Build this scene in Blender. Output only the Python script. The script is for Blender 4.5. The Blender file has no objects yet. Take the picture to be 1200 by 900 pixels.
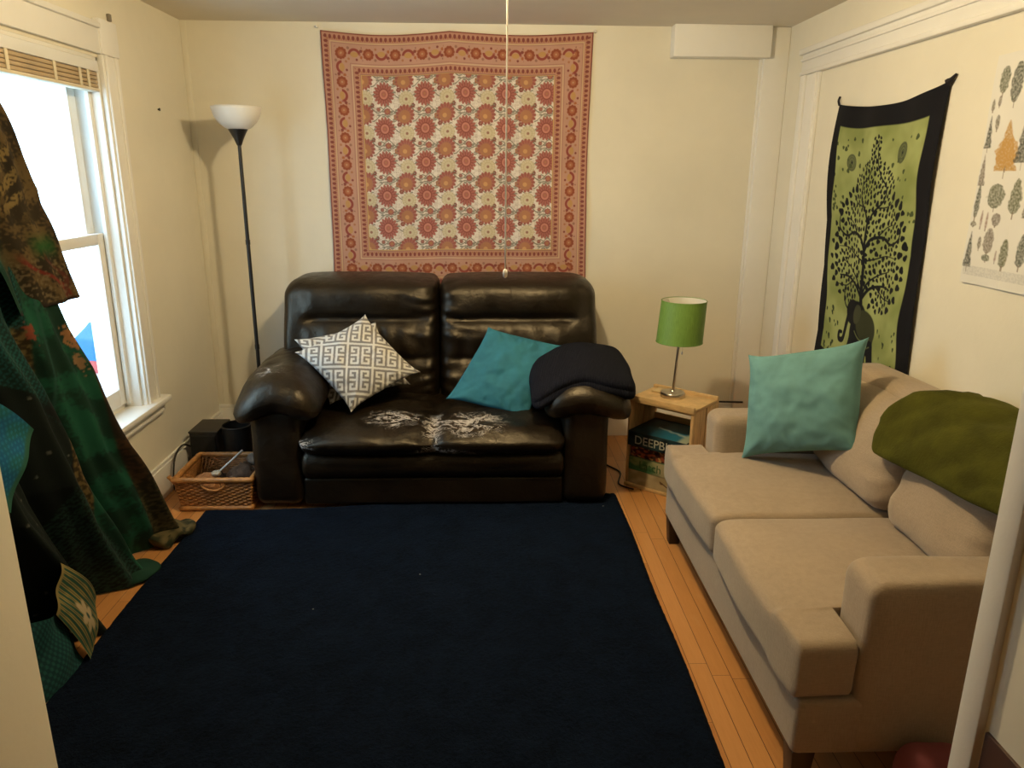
import bpy, bmesh, math, random
import numpy as np
from mathutils import Vector, Matrix, noise as mnoise
random.seed(7); np.random.seed(7)
SC = bpy.context.scene
COL = SC.collection
PI = math.pi
YB, XL, XR, ZC = 4.19, -1.545, 1.575, 2.23      # back wall, left wall, right wall, ceiling

# ------------------------------------------------------------------ small maths
def lin(c):
    a = np.asarray(c, float)
    return np.where(a <= 0.04045, a / 12.92, ((a + 0.055) / 1.055) ** 2.4)
def ss(a, b, x):
    t = np.clip((x - a) / (b - a), 0, 1)
    return t * t * (3 - 2 * t)
def nz(P, s, seed=0.0):
    return np.array([mnoise.noise(Vector((p[0] * s + seed, p[1] * s - seed, p[2] * s + 2 * seed))) for p in P])

# ------------------------------------------------------------------ materials
def newmat(name):
    m = bpy.data.materials.new(name); m.use_nodes = True
    nt = m.node_tree
    b = nt.nodes['Principled BSDF']
    return m, nt, b
def nd(nt, typ, **kw):
    n = nt.nodes.new(typ)
    for k, v in kw.items():
        if k in n.inputs: n.inputs[k].default_value = v
        else: setattr(n, k, v)
    return n
def mathn(nt, op, a, b=None, c=None, clamp=False):
    n = nt.nodes.new('ShaderNodeMath'); n.operation = op; n.use_clamp = clamp
    for i, v in enumerate((a, b, c)):
        if v is None: continue
        if isinstance(v, (int, float)): n.inputs[i].default_value = v
        else: nt.links.new(v, n.inputs[i])
    return n.outputs[0]
def coords(nt, scale=(1, 1, 1), kind='Object'):
    tc = nt.nodes.new('ShaderNodeTexCoord'); mp = nt.nodes.new('ShaderNodeMapping')
    mp.inputs['Scale'].default_value = scale
    nt.links.new(tc.outputs[kind], mp.inputs['Vector'])
    return mp.outputs[0]
def noise_out(nt, vec, scale, detail=4, rough=.55, dist=0.0):
    n = nt.nodes.new('ShaderNodeTexNoise')
    n.inputs['Scale'].default_value = scale; n.inputs['Detail'].default_value = detail
    n.inputs['Roughness'].default_value = rough; n.inputs['Distortion'].default_value = dist
    nt.links.new(vec, n.inputs['Vector'])
    return n.outputs['Fac']
def ramp(nt, fac, stops):
    r = nt.nodes.new('ShaderNodeValToRGB')
    els = r.color_ramp.elements
    while len(els) < len(stops): els.new(.5)
    for e, (p, c) in zip(els, stops):
        e.position = p; e.color = (*c, 1) if len(c) == 3 else c
    nt.links.new(fac, r.inputs[0])
    return r.outputs[0]
def mixc(nt, fac, a, b, mode='MIX'):
    n = nt.nodes.new('ShaderNodeMix'); n.data_type = 'RGBA'; n.blend_type = mode
    ins = [i for i in n.inputs if i.type == 'RGBA']
    if isinstance(fac, (int, float)): n.inputs[0].default_value = fac
    else: nt.links.new(fac, n.inputs[0])
    for s, v in zip(ins, (a, b)):
        if isinstance(v, (tuple, list)): s.default_value = (*v[:3], 1)
        else: nt.links.new(v, s)
    return [o for o in n.outputs if o.type == 'RGBA'][0]
def bump(nt, b, h, strength=.3, dist=.005):
    n = nt.nodes.new('ShaderNodeBump')
    n.inputs['Strength'].default_value = strength; n.inputs['Distance'].default_value = dist
    nt.links.new(h, n.inputs['Height']); nt.links.new(n.outputs[0], b.inputs['Normal'])
def M(name, col, rough=.6, metal=0.0, var=.12, vscale=6, bs=0, bstr=.3, bdist=.004, stretch=(1, 1, 1), sheen=0, spec=.5, coat=0, trans=0):
    m, nt, b = newmat(name)
    v = coords(nt, stretch)
    f = noise_out(nt, v, vscale)
    lo = tuple(max(0, c * (1 - var)) for c in col); hi = tuple(min(1, c * (1 + var)) for c in col)
    nt.links.new(ramp(nt, f, [(.3, lo), (.7, hi)]), b.inputs['Base Color'])
    b.inputs['Roughness'].default_value = rough; b.inputs['Metallic'].default_value = metal
    b.inputs['Specular IOR Level'].default_value = spec
    if sheen:
        b.inputs['Sheen Weight'].default_value = sheen; b.inputs['Sheen Roughness'].default_value = .5
        b.inputs['Sheen Tint'].default_value = (*hi, 1)
    if coat: b.inputs['Coat Weight'].default_value = coat
    if bs: bump(nt, b, noise_out(nt, v, bs, 3), bstr, bdist)
    return m

def paint_wall(name, col, rough=.55):
    m, nt, b = newmat(name)
    v = coords(nt)
    f = noise_out(nt, v, 2.2, 5, .6)
    c = ramp(nt, f, [(.3, tuple(x * .95 for x in col)), (.7, tuple(min(1, x * 1.03) for x in col))])
    nt.links.new(c, b.inputs['Base Color'])
    b.inputs['Roughness'].default_value = rough; b.inputs['Specular IOR Level'].default_value = .3
    h = mathn(nt, 'ADD', noise_out(nt, v, 60, 3), mathn(nt, 'MULTIPLY', noise_out(nt, v, 5, 2), 2.0))
    bump(nt, b, h, .12, .004)
    return m
m_wall = paint_wall('cream_wall_paint', (.79, .745, .62))
m_ceil = paint_wall('ceiling_paint', (.74, .68, .57), .8)
m_trim = paint_wall('white_trim_paint', (.84, .82, .77), .4)
m_sash = paint_wall('sash_paint', (.80, .78, .73), .4)

def floor_material():
    m, nt, b = newmat('oak_strip_floor')
    tc = nt.nodes.new('ShaderNodeTexCoord'); sp = nt.nodes.new('ShaderNodeSeparateXYZ')
    nt.links.new(tc.outputs['Object'], sp.inputs[0])
    px = mathn(nt, 'DIVIDE', sp.outputs[0], .058)
    idx = mathn(nt, 'FLOOR', px)
    fr = mathn(nt, 'SUBTRACT', px, idx)
    wn = nt.nodes.new('ShaderNodeTexWhiteNoise'); wn.noise_dimensions = '1D'
    nt.links.new(idx, wn.inputs['W'])
    py = mathn(nt, 'ADD', mathn(nt, 'DIVIDE', sp.outputs[1], .9), mathn(nt, 'MULTIPLY', wn.outputs['Value'], 7.3))
    iy = mathn(nt, 'FLOOR', py); fy = mathn(nt, 'SUBTRACT', py, iy)
    cb = nt.nodes.new('ShaderNodeCombineXYZ')
    nt.links.new(idx, cb.inputs[0]); nt.links.new(iy, cb.inputs[1])
    w2 = nt.nodes.new('ShaderNodeTexWhiteNoise'); w2.noise_dimensions = '3D'
    nt.links.new(cb.outputs[0], w2.inputs['Vector'])
    grain = noise_out(nt, coords(nt, (40, 3, 3)), 3, 5, .6, .4)
    tone = mathn(nt, 'ADD', mathn(nt, 'MULTIPLY', w2.outputs['Value'], .55), mathn(nt, 'MULTIPLY', grain, .45))
    c = ramp(nt, tone, [(.1, (.40, .165, .045)), (.5, (.52, .24, .075)), (.9, (.62, .31, .11))])
    gap = mathn(nt, 'MAXIMUM', mathn(nt, 'LESS_THAN', fr, .035), mathn(nt, 'LESS_THAN', fy, .0018))
    c = mixc(nt, gap, c, (.09, .035, .012))
    wear = noise_out(nt, coords(nt, (5, 2, 1)), 2.5, 4)
    c = mixc(nt, mathn(nt, 'MULTIPLY', ss_node(nt, wear, .6, .75), .35), c, (.60, .36, .17))
    nt.links.new(c, b.inputs['Base Color'])
    b.inputs['Roughness'].default_value = .38
    bump(nt, b, mathn(nt, 'MULTIPLY', gap, -1.0), .4, .002)
    return m
def ss_node(nt, x, a, b):
    mr = nt.nodes.new('ShaderNodeMapRange'); mr.interpolation_type = 'SMOOTHSTEP'
    mr.inputs['From Min'].default_value = a; mr.inputs['From Max'].default_value = b
    nt.links.new(x, mr.inputs['Value'])
    return mr.outputs[0]
m_floor = floor_material()

def leather(name, wear=None):
    """dark brown leather; wear = list of (x,y,z,rx,ry,rz,strength) worn areas in object space"""
    m, nt, b = newmat(name)
    v = coords(nt)
    f = noise_out(nt, v, 7, 4)
    c = ramp(nt, f, [(.3, (.0045, .0028, .0014)), (.75, (.0120, .0076, .0038))])
    wr = noise_out(nt, v, 26, 5, .62, .6)
    fine = noise_out(nt, v, 240, 2)
    r = ramp(nt, noise_out(nt, v, 18, 4), [(.3, (.33,) * 3), (.7, (.48,) * 3)])
    if wear:
        tot = None
        for (x, y, z, rx, ry, rz, s) in wear:
            mp = nt.nodes.new('ShaderNodeMapping'); mp.vector_type = 'POINT'
            tc = nt.nodes.new('ShaderNodeTexCoord')
            mp.inputs['Location'].default_value = (-x / rx, -y / ry, -z / rz)
            mp.inputs['Scale'].default_value = (1 / rx, 1 / ry, 1 / rz)
            nt.links.new(tc.outputs['Object'], mp.inputs[0])
            ln = nt.nodes.new('ShaderNodeVectorMath'); ln.operation = 'LENGTH'
            nt.links.new(mp.outputs[0], ln.inputs[0])
            k = mathn(nt, 'MULTIPLY', mathn(nt, 'SUBTRACT', 1.0, ln.outputs['Value'], clamp=True), s)
            tot = k if tot is None else mathn(nt, 'MAXIMUM', tot, k)
        crack = noise_out(nt, coords(nt, (.8, 1.5, 1)), 9, 7, .74, 2.4)
        d = mathn(nt, 'ABSOLUTE', mathn(nt, 'SUBTRACT', crack, .52))
        line = mathn(nt, 'SUBTRACT', 1.0, mathn(nt, 'MULTIPLY', d, 12.0), clamp=True)
        amt = mathn(nt, 'ADD', mathn(nt, 'MULTIPLY', line, .62), mathn(nt, 'MULTIPLY', noise_out(nt, v, 30, 6, .7), .55))
        mask = ss_node(nt, mathn(nt, 'ADD', amt, mathn(nt, 'SUBTRACT', tot, 1.0)), .365, .47)
        mask = mathn(nt, 'MULTIPLY', mask, mathn(nt, 'GREATER_THAN', tot, .01))
        c = mixc(nt, mask, c, (.50, .46, .42))
        tan = ss_node(nt, mathn(nt, 'ADD', noise_out(nt, v, 9, 4), mathn(nt, 'SUBTRACT', tot, 1.0)), .15, .4)
        c = mixc(nt, mathn(nt, 'MULTIPLY', mathn(nt, 'MULTIPLY', tan, mathn(nt, 'SUBTRACT', 1.0, mask)), .35), c, (.075, .045, .020))
        r = mixc(nt, mask, r, (.8, .8, .8))
    nt.links.new(c, b.inputs['Base Color'])
    nt.links.new(r, b.inputs['Roughness'])
    b.inputs['Specular IOR Level'].default_value = .5; b.inputs['Specular Tint'].default_value = (1, .88, .70, 1)
    h = mathn(nt, 'ADD', wr, mathn(nt, 'MULTIPLY', fine, .12))
    bump(nt, b, h, .35, .010)
    return m

def weave(name, col, scale=900, var=.12, rough=.85, sheen=.25, bstr=.35):
    m, nt, b = newmat(name)
    v = coords(nt)
    a = noise_out(nt, coords(nt, (1, 1, .15)), scale * .35, 2)
    c2 = noise_out(nt, coords(nt, (.15, .15, 1)), scale * .35, 2)
    h = mathn(nt, 'ADD', a, c2)
    big = noise_out(nt, v, 5, 4)
    tone = mathn(nt, 'ADD', mathn(nt, 'MULTIPLY', h, .35), mathn(nt, 'MULTIPLY', big, .3))
    nt.links.new(ramp(nt, tone, [(.3, tuple(x * (1 - var * 1.6) for x in col)), (.7, tuple(min(1, x * (1 + var)) for x in col))]), b.inputs['Base Color'])
    b.inputs['Roughness'].default_value = rough; b.inputs['Specular IOR Level'].default_value = .2
    b.inputs['Sheen Weight'].default_value = sheen; b.inputs['Sheen Roughness'].default_value = .5
    bump(nt, b, h, bstr, .002)
    return m
def printed(name, rough=.85, sheen=.1, bs=350, bstr=.2, grime=.10):
    """colours of the printed design are in the mesh attribute 'print'"""
    m, nt, b = newmat(name)
    at = nt.nodes.new('ShaderNodeAttribute'); at.attribute_name = 'print'
    v = coords(nt)
    g = ramp(nt, noise_out(nt, v, 9, 4), [(.3, (1 - grime,) * 3), (.7, (1, 1, 1))])
    nt.links.new(mixc(nt, 1.0, at.outputs['Color'], g, 'MULTIPLY'), b.inputs['Base Color'])
    b.inputs['Roughness'].default_value = rough; b.inputs['Specular IOR Level'].default_value = .25
    b.inputs['Sheen Weight'].default_value = sheen
    bump(nt, b, noise_out(nt, v, bs, 2), bstr, .0015)
    return m

# ------------------------------------------------------------------ objects
ORG = {}
def link(o, parent, loc):
    COL.objects.link(o)
    if parent is not None:
        o.parent = parent; ORG[o.name] = ORG[parent.name]
    else:
        o.location = loc; ORG[o.name] = Vector(loc)
def tag(o, label=None, cat=None, group=None, kind=None):
    if label: o['label'] = label
    if cat: o['category'] = cat
    if group: o['group'] = group
    if kind: o['kind'] = kind
    return o
def thing(name, loc, label, cat, group=None, kind=None):
    o = bpy.data.objects.new(name, None); o.empty_display_size = .1
    link(o, None, loc)
    return tag(o, label, cat, group, kind)
def obj(name, V, F, mat, parent=None, loc=(0, 0, 0), smooth=True, print_col=None, auto=None):
    V = np.asarray(V, float)
    org = np.array(ORG[parent.name] if parent is not None else loc, float)
    me = bpy.data.meshes.new(name)
    me.from_pydata((V - org).tolist(), [], [list(f) for f in F])
    me.update()
    if smooth: me.polygons.foreach_set('use_smooth', [True] * len(me.polygons))
    if print_col is not None:
        a = me.attributes.new('print', 'FLOAT_COLOR', 'POINT')
        a.data.foreach_set('color', np.c_[print_col, np.ones(len(print_col))].astype(np.float32).ravel())
    if mat is not None: me.materials.append(mat)
    if auto is not None and smooth:
        try: me.set_sharp_from_angle(angle=math.radians(auto))
        except Exception: pass
    o = bpy.data.objects.new(name, me)
    link(o, parent, loc)
    return o
class MB:
    """collects pieces of ONE mesh"""
    def __init__(s): s.V = []; s.F = []; s.n = 0
    def add(s, V, F):
        V = np.asarray(V, float); s.V.append(V)
        s.F += [[i + s.n for i in f] for f in F]; s.n += len(V); return s
    def box(s, a, b, bev=.004):
        return s.add(*bevbox(a, b, bev))
    def build(s, name, mat, parent=None, loc=(0, 0, 0), smooth=True, auto=35, **k):
        return obj(name, np.concatenate(s.V), s.F, mat, parent, loc, smooth, auto=auto, **k)
def bevbox(a, b, bev=.004):
    a = np.array(a, float); b = np.array(b, float)
    lo = np.minimum(a, b); hi = np.maximum(a, b)
    bm = bmesh.new(); bmesh.ops.create_cube(bm, size=1)
    for v in bm.verts: v.co = Vector((lo + hi) / 2 + np.array(v.co) * (hi - lo))
    if bev > 0:
        bmesh.ops.bevel(bm, geom=list(bm.edges), offset=min(bev, .45 * float((hi - lo).min())), segments=2, affect='EDGES', profile=.5)
    return dump(bm)
def dump(bm):
    bm.verts.index_update()
    V = np.array([v.co[:] for v in bm.verts]); F = [[v.index for v in f.verts] for f in bm.faces]
    bm.free(); return V, F
def prism(poly, axis, a, b, bev=.003):
    """polygon in the two other axes, extruded along axis from a to b"""
    bm = bmesh.new()
    def p3(p, t):
        q = list(p); q.insert(axis, t); return q
    v0 = [bm.verts.new(p3(p, a)) for p in poly]; v1 = [bm.verts.new(p3(p, b)) for p in poly]
    n = len(poly)
    bm.faces.new(v0); bm.faces.new(v1[::-1])
    for i in range(n): bm.faces.new((v0[i], v1[i], v1[(i + 1) % n], v0[(i + 1) % n]))
    bmesh.ops.recalc_face_normals(bm, faces=bm.faces)
    if bev: bmesh.ops.bevel(bm, geom=list(bm.edges), offset=bev, segments=2, affect='EDGES', profile=.5)
    return dump(bm)
def tube(pts, r, seg=8, closed=False, cap=True):
    pts = [Vector(p) for p in pts]; n = len(pts)
    rr = r if isinstance(r, (list, tuple)) else [r] * n
    V, F = [], []
    t0 = None; up = None
    for i, p in enumerate(pts):
        if closed: t = pts[(i + 1) % n] - pts[i - 1]
        else: t = pts[min(i + 1, n - 1)] - pts[max(i - 1, 0)]
        t.normalize()
        if up is None:
            up = Vector((0, 0, 1)) if abs(t.z) < .9 else Vector((1, 0, 0))
        x = (up - t * up.dot(t)).normalized(); up = x; y = t.cross(x)
        for k in range(seg):
            a = 2 * PI * k / seg
            V.append(p + (x * math.cos(a) + y * math.sin(a)) * rr[i])
    m = n if closed else n - 1
    for i in range(m):
        j = (i + 1) % n
        for k in range(seg):
            l = (k + 1) % seg
            F.append((i * seg + k, i * seg + l, j * seg + l, j * seg + k))
    if not closed and cap:
        F.append(tuple(range(seg))[::-1]); F.append(tuple((n - 1) * seg + k for k in range(seg)))
    return np.array([v[:] for v in V]), F
def lathe(prof, c=(0, 0, 0), seg=32, cap=True):
    V, F = [], []
    for (r, z) in prof:
        for k in range(seg):
            a = 2 * PI * k / seg
            V.append((c[0] + r * math.cos(a), c[1] + r * math.sin(a), c[2] + z))
    for i in range(len(prof) - 1):
        for k in range(seg):
            l = (k + 1) % seg
            F.append((i * seg + k, i * seg + l, (i + 1) * seg + l, (i + 1) * seg + k))
    if cap:
        F.append(tuple(range(seg))[::-1]); F.append(tuple((len(prof) - 1) * seg + k for k in range(seg)))
    return np.array(V), F
def softbox(lo, hi, r, n=(12, 12, 6), fn=None):
    """box with fully rounded edges on a dense grid, then bent by fn(P)->P"""
    lo = np.array(lo, float); hi = np.array(hi, float); c = (lo + hi) / 2; h = (hi - lo) / 2
    rr = np.minimum(np.array([r] * 3 if np.isscalar(r) else r, float), h * .999)
    ax = []
    for k in range(3):
        e = np.array([1 - math.cos(t * PI / 2 / 5) for t in range(6)]) * rr[k]
        inner = np.linspace(-h[k] + rr[k], h[k] - rr[k], n[k] + 1) if h[k] - rr[k] > 1e-4 else np.array([0.0])
        ax.append(np.unique(np.round(np.concatenate([-h[k] + e, inner, h[k] - e]), 6)))
    key = {}; V = []; F = []
    def vid(i, j, k):
        t = (i, j, k)
        if t not in key:
            key[t] = len(V); V.append((ax[0][i], ax[1][j], ax[2][k]))
        return key[t]
    L = [len(a) - 1 for a in ax]
    for i in range(L[0]):
        for j in range(L[1]):
            F.append((vid(i, j, 0), vid(i, j + 1, 0), vid(i + 1, j + 1, 0), vid(i + 1, j, 0)))
            F.append((vid(i, j, L[2]), vid(i + 1, j, L[2]), vid(i + 1, j + 1, L[2]), vid(i, j + 1, L[2])))
    for i in range(L[0]):
        for k in range(L[2]):
            F.append((vid(i, 0, k), vid(i + 1, 0, k), vid(i + 1, 0, k + 1), vid(i, 0, k + 1)))
            F.append((vid(i, L[1], k), vid(i, L[1], k + 1), vid(i + 1, L[1], k + 1), vid(i + 1, L[1], k)))
    for j in range(L[1]):
        for k in range(L[2]):
            F.append((vid(0, j, k), vid(0, j, k + 1), vid(0, j + 1, k + 1), vid(0, j + 1, k)))
            F.append((vid(L[0], j, k), vid(L[0], j + 1, k), vid(L[0], j + 1, k + 1), vid(L[0], j, k + 1)))
    V = np.array(V)
    q = np.clip(V, -(h - rr), h - rr); d = (V - q) / rr
    ln = np.linalg.norm(d, axis=1, keepdims=True); ln[ln == 0] = 1
    V = q + d / ln * rr + c
    if fn is not None: V = fn(V)
    return V, F
def gridF(nv, nu):
    i = np.arange(nv - 1)[:, None] * nu + np.arange(nu - 1)[None]
    return np.stack([i, i + 1, i + nu + 1, i + nu], -1).reshape(-1, 4)
def sheet(name, P, mat, parent=None, loc=(0, 0, 0), col=None, back=None):
    """P (nv,nu,3) surface points, optional colours; back = offset vector that makes a second, rear face"""
    nv, nu, _ = P.shape
    V = P.reshape(-1, 3); F = gridF(nv, nu)
    C = None if col is None else col.reshape(-1, 3)
    if back is not None:
        n0 = len(V)
        bo = np.array(back, float)
        V = np.concatenate([V, V + bo]); F2 = F[:, ::-1] + n0
        rim = list(range(nu)) + [r * nu + nu - 1 for r in range(1, nv)] + [(nv - 1) * nu + c for c in range(nu - 2, -1, -1)] + [r * nu for r in range(nv - 2, 0, -1)]
        rim = np.array(rim); nx = np.roll(rim, -1)
        F3 = np.stack([rim, rim + n0, nx + n0, nx], -1)
        F = np.concatenate([F, F2, F3])
        if C is not None: C = np.concatenate([C, C])
    me = bpy.data.meshes.new(name)
    org = np.array(ORG[parent.name] if parent is not None else loc, float)
    nF = len(F)
    me.vertices.add(len(V)); me.vertices.foreach_set('co', (V - org).astype(np.float32).ravel())
    me.loops.add(nF * 4); me.loops.foreach_set('vertex_index', F.astype(np.int32).ravel())
    me.polygons.add(nF); me.polygons.foreach_set('loop_start', np.arange(0, nF * 4, 4, dtype=np.int32))
    me.polygons.foreach_set('loop_total', np.full(nF, 4, np.int32))
    me.update(calc_edges=True); me.validate()
    me.polygons.foreach_set('use_smooth', np.ones(len(me.polygons), bool))
    if C is not None:
        a = me.attributes.new('print', 'FLOAT_COLOR', 'POINT')
        a.data.foreach_set('color', np.c_[C, np.ones(len(C))].astype(np.float32).ravel())
    me.materials.append(mat)
    o = bpy.data.objects.new(name, me); link(o, parent, loc)
    return o
def struct(name, mb, mat, parent=None, bev=True, **k):
    o = mb.build(name, mat, parent, **k)
    if parent is None: o['kind'] = 'structure'
    return o

# ------------------------------------------------------------------ room shell
o = struct('floor', MB().box((-1.75, -1.3, -.10), (1.75, 4.35, 0), 0), m_floor)
o = struct('ceiling', MB().box((-1.75, -1.3, ZC), (1.75, 4.35, ZC + .1), 0), m_ceil)
struct('wall_back', MB().box((-1.75, YB, 0), (1.75, YB + .15, ZC), 0), m_wall)
struct('wall_right', MB().box((XR, -1.3, 0), (XR + .15, YB, ZC), 0), m_wall)
WY0, WY1, WZ0, WZ1 = 2.27, 3.27, .48, 1.93          # window opening
HY0, HY1 = -.95, .10
wl = MB(); X0 = XL - .17
for (y0, y1, z0, z1) in ((-1.2, HY0, 0, ZC), (HY0, HY1, 0, ZC), (HY1, WY0, 0, ZC), (WY0, WY1, 0, WZ0), (WY0, WY1, WZ1, ZC), (WY1, YB, 0, ZC)):
    wl.box((X0, y0, z0), (XL, y1, z1), 0)
struct('wall_left', wl, m_wall)
# wall with the wide opening the picture is taken through
wf = MB()
wf.box((-.76, .55, 0), (-.61, .90, ZC), .006)
wf.box((.702, .55, 0), (.85, .90, ZC), .006)
wf.box((XL, .78, 2.08), (XR, .90, ZC), 0)
struct('wall_front', wf, m_wall)
tr = MB(); tr.box((.690, .862, 0), (.706, .905, 2.08), .003)
struct('trim_4', tr, m_trim)
m_dkwood = M('dark_brown_wood', (.055, .022, .010), .45, var=.3, vscale=8, stretch=(1, 1, .2))
struct('wall_rear', MB().box((-1.75, -1.3, 0), (1.75, -1.2, ZC), 0), m_dkwood)  # unseen hall wall, made dark so little light bounces back into the room
pn = MB(); pn.box((XR - .02, -1.2, 0), (XR, .78, ZC), .002); pn.box((XL, -1.2, 0), (XL + .02, -.95, ZC), .002); pn.box((XL, .10, 0), (XL + .02, .78, ZC), .002)  # unseen dark panels added along the hall sides to soak up bounced light
struct('bounce_absorber', pn, m_dkwood)
ws = MB(); ws.box((.697, .56, 0), (.704, .855, .75), .002)
struct('trim_5', ws, m_dkwood)

bb = MB(); bb.box((XL, .9, 0), (XL + .018, YB, .15), .003); bb.box((XL, .9, .15), (XL + .012, YB, .168), .004)
struct('baseboard_left', bb, m_trim)
bb = MB(); bb.box((XL, YB - .018, 0), (XR, YB, .18), .003); bb.box((XL, YB - .012, .18), (XR, YB, .20), .004)
struct('baseboard_back', bb, m_trim)
bb = MB(); bb.box((XR - .018, .9, 0), (XR, YB, .17), .003)
struct('baseboard_right', bb, m_trim)
# old doorway casing on the right wall
cs = MB()
def casing(mb, y0, y1, z0, z1):
    mb.box((XR - .016, y0, z0), (XR, y1, z1), .003)
cs.box((XR - .018, 3.72, 0), (XR, 3.915, 1.965), .004)
cs.box((XR - .030, 3.85, 0), (XR - .016, 3.905, 1.965), .006)
cs.box((XR - .026, 3.725, 0), (XR - .016, 3.75, 1.965), .005)
cs.box((XR - .018, 1.75, 1.965), (XR, 3.93, 2.085), .004)
cs.box((XR - .034, 1.75, 2.062), (XR, 3.945, 2.090), .006)
cs.box((XR - .028, 1.75, 1.965), (XR - .016, 3.925, 1.985), .005)
cs.box((XR - .026, 1.75, 2.03), (XR - .016, 3.93, 2.045), .005)
cs.box((XR - .018, 1.75, 0), (XR, 1.92, 1.965), .004)
struct('trim_1', cs, m_trim)
# boxed-in pipe chase in the back right corner and the short bulkhead beside it
ch = MB(); ch.box((1.445, YB - .035, 0), (XR, YB, ZC), .006); ch.box((1.43, YB - .012, .2), (1.447, YB, 2.08), .004)
struct('trim_2', ch, m_trim)
ch = MB(); ch.box((.958, YB - .085, 2.076), (1.462, YB, ZC), .006)
struct('trim_3', ch, m_trim)
struct('trim_6', MB().box((XL, YB - .006, .2), (XL + .03, YB, ZC), .002), m_wall)

# ------------------------------------------------------------------ window
wroot = bpy.data.objects.new('window_1', None); link(wroot, None, (XL - .08, 2.77, .48)); wroot['kind'] = 'structure'
c = MB()
for (y0, y1) in ((3.27, 3.405), (2.135, 2.27)):
    c.box((XL, y0, .48), (XL + .02, y1, 1.942), .004)
    c.box((XL + .018, y0 + .012 if y0 > 3 else y1 - .035, .48), (XL + .030, y0 + .035 if y0 > 3 else y1 - .012, 1.942), .005)
    c.box((XL + .018, y1 - .035 if y0 > 3 else y0 + .01, .48), (XL + .028, y1 - .01 if y0 > 3 else y0 + .035, 1.942), .005)
    c.box((XL, y0 - .005, 1.942), (XL + .028, y1 + .008, 2.075), .004)
c.box((XL, 2.27, 1.942), (XL + .02, 3.268, 2.055), .004)
c.box((XL, 2.27, 2.035), (XL + .034, 3.268, 2.058), .006)
c.build('casing', m_trim, wroot)
j = MB()
j.box((X0, 3.255, .48), (XL, 3.27, 1.93), .002); j.box((X0, 2.27, .48), (XL, 2.285, 1.93), .002)
j.box((X0, 2.27, 1.915), (XL, 3.27, 1.93), .002); j.box((X0, 2.285, .47), (XL - .07, 3.255, .50), .002)
j.box((XL - .052, 3.232, .5), (XL - .036, 3.257, 1.915), .002); j.box((XL - .052, 2.283, .5), (XL - .036, 2.308, 1.915), .002)
j.build('window_frame', m_sash, wroot)
def sash(name, x, z0, z1, rail_b, rail_t, st=.062, dep=.034):
    s = MB()
    for (y0, y1) in ((2.286, 2.286 + st), (3.254 - st, 3.254)): s.box((x - dep, y0, z0), (x, y1, z1), .004)
    s.box((x - dep, 2.286 + st, z0), (x, 3.254 - st, z0 + rail_b), .004)
    s.box((x - dep, 2.286 + st, z1 - rail_t), (x, 3.254 - st, z1), .004)
    ob = s.build(name, m_sash, wroot)
    g = MB(); g.box((x - dep / 2 - .002, 2.286 + st - .005, z0 + rail_b - .005), (x - dep / 2 + .002, 3.254 - st + .005, z1 - rail_t + .005), 0)
    g.build('pane', m_glass, ob, smooth=False)
def glass_mat():
    m = bpy.data.materials.new('window_glass'); m.use_nodes = True; nt = m.node_tree
    for n in list(nt.nodes): nt.nodes.remove(n)
    out = nt.nodes.new('ShaderNodeOutputMaterial'); t = nt.nodes.new('ShaderNodeBsdfTransparent')
    g = nt.nodes.new('ShaderNodeBsdfGlossy'); g.inputs['Roughness'].default_value = .02
    t.inputs[0].default_value = (.95, .98, .98, 1)
    mx = nt.nodes.new('ShaderNodeMixShader')
    mx.inputs[0].default_value = .05; nt.links.new(t.outputs[0], mx.inputs[1]); nt.links.new(g.outputs[0], mx.inputs[2])
    nt.links.new(mx.outputs[0], out.inputs[0])
    return m
m_glass = glass_mat()
sash('lower_sash', XL - .056, .502, 1.245, .075, .045)
sash('upper_sash', XL - .098, 1.20, 1.914, .045, .05)
sl = MB(); sl.box((XL - .07, 2.09, .452), (XL + .055, 3.455, .482), .010); sl.box((XL, 2.11, .395), (XL + .018, 3.43, .452), .004)
sl.box((XL, 2.11, .405), (XL + .026, 3.43, .42), .005)
sl.build('window_sill', m_trim, wroot)

# raised blind
bl = thing('window_blind', (XL - .02, 2.77, 1.82), 'brown slatted blind pulled up under the head of the window', 'blind')
m_head = paint_wall('blind_rail', (.78, .78, .76), .35)
MB().box((XL - .035, 2.292, 1.872), (XL + .012, 3.248, 1.913), .004).build('head_rail', m_head, bl)
m_slat = M('brown_blind_slats', (.44, .33, .20), .5, var=.15)
s = MB()
for k in range(4): s.box((XL - .034, 2.30, 1.812 + k * .0150), (XL + .006, 3.242, 1.8255 + k * .0150), .003)
s.build('slat_stack', m_slat, bl)
m_tape = M('blind_tape', (.70, .62, .46), .8)
for y in (3.165, 3.105, 2.93, 2.65, 2.38):
    MB().box((XL + .006, y - .009, 1.808), (XL + .0095, y + .009, 1.874), .001).build('ladder_tape', m_tape, bl)
MB().box((XL - .036, 2.298, 1.798), (XL + .008, 3.244, 1.811), .004).build('bottom_rail', m_tape, bl)

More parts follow.
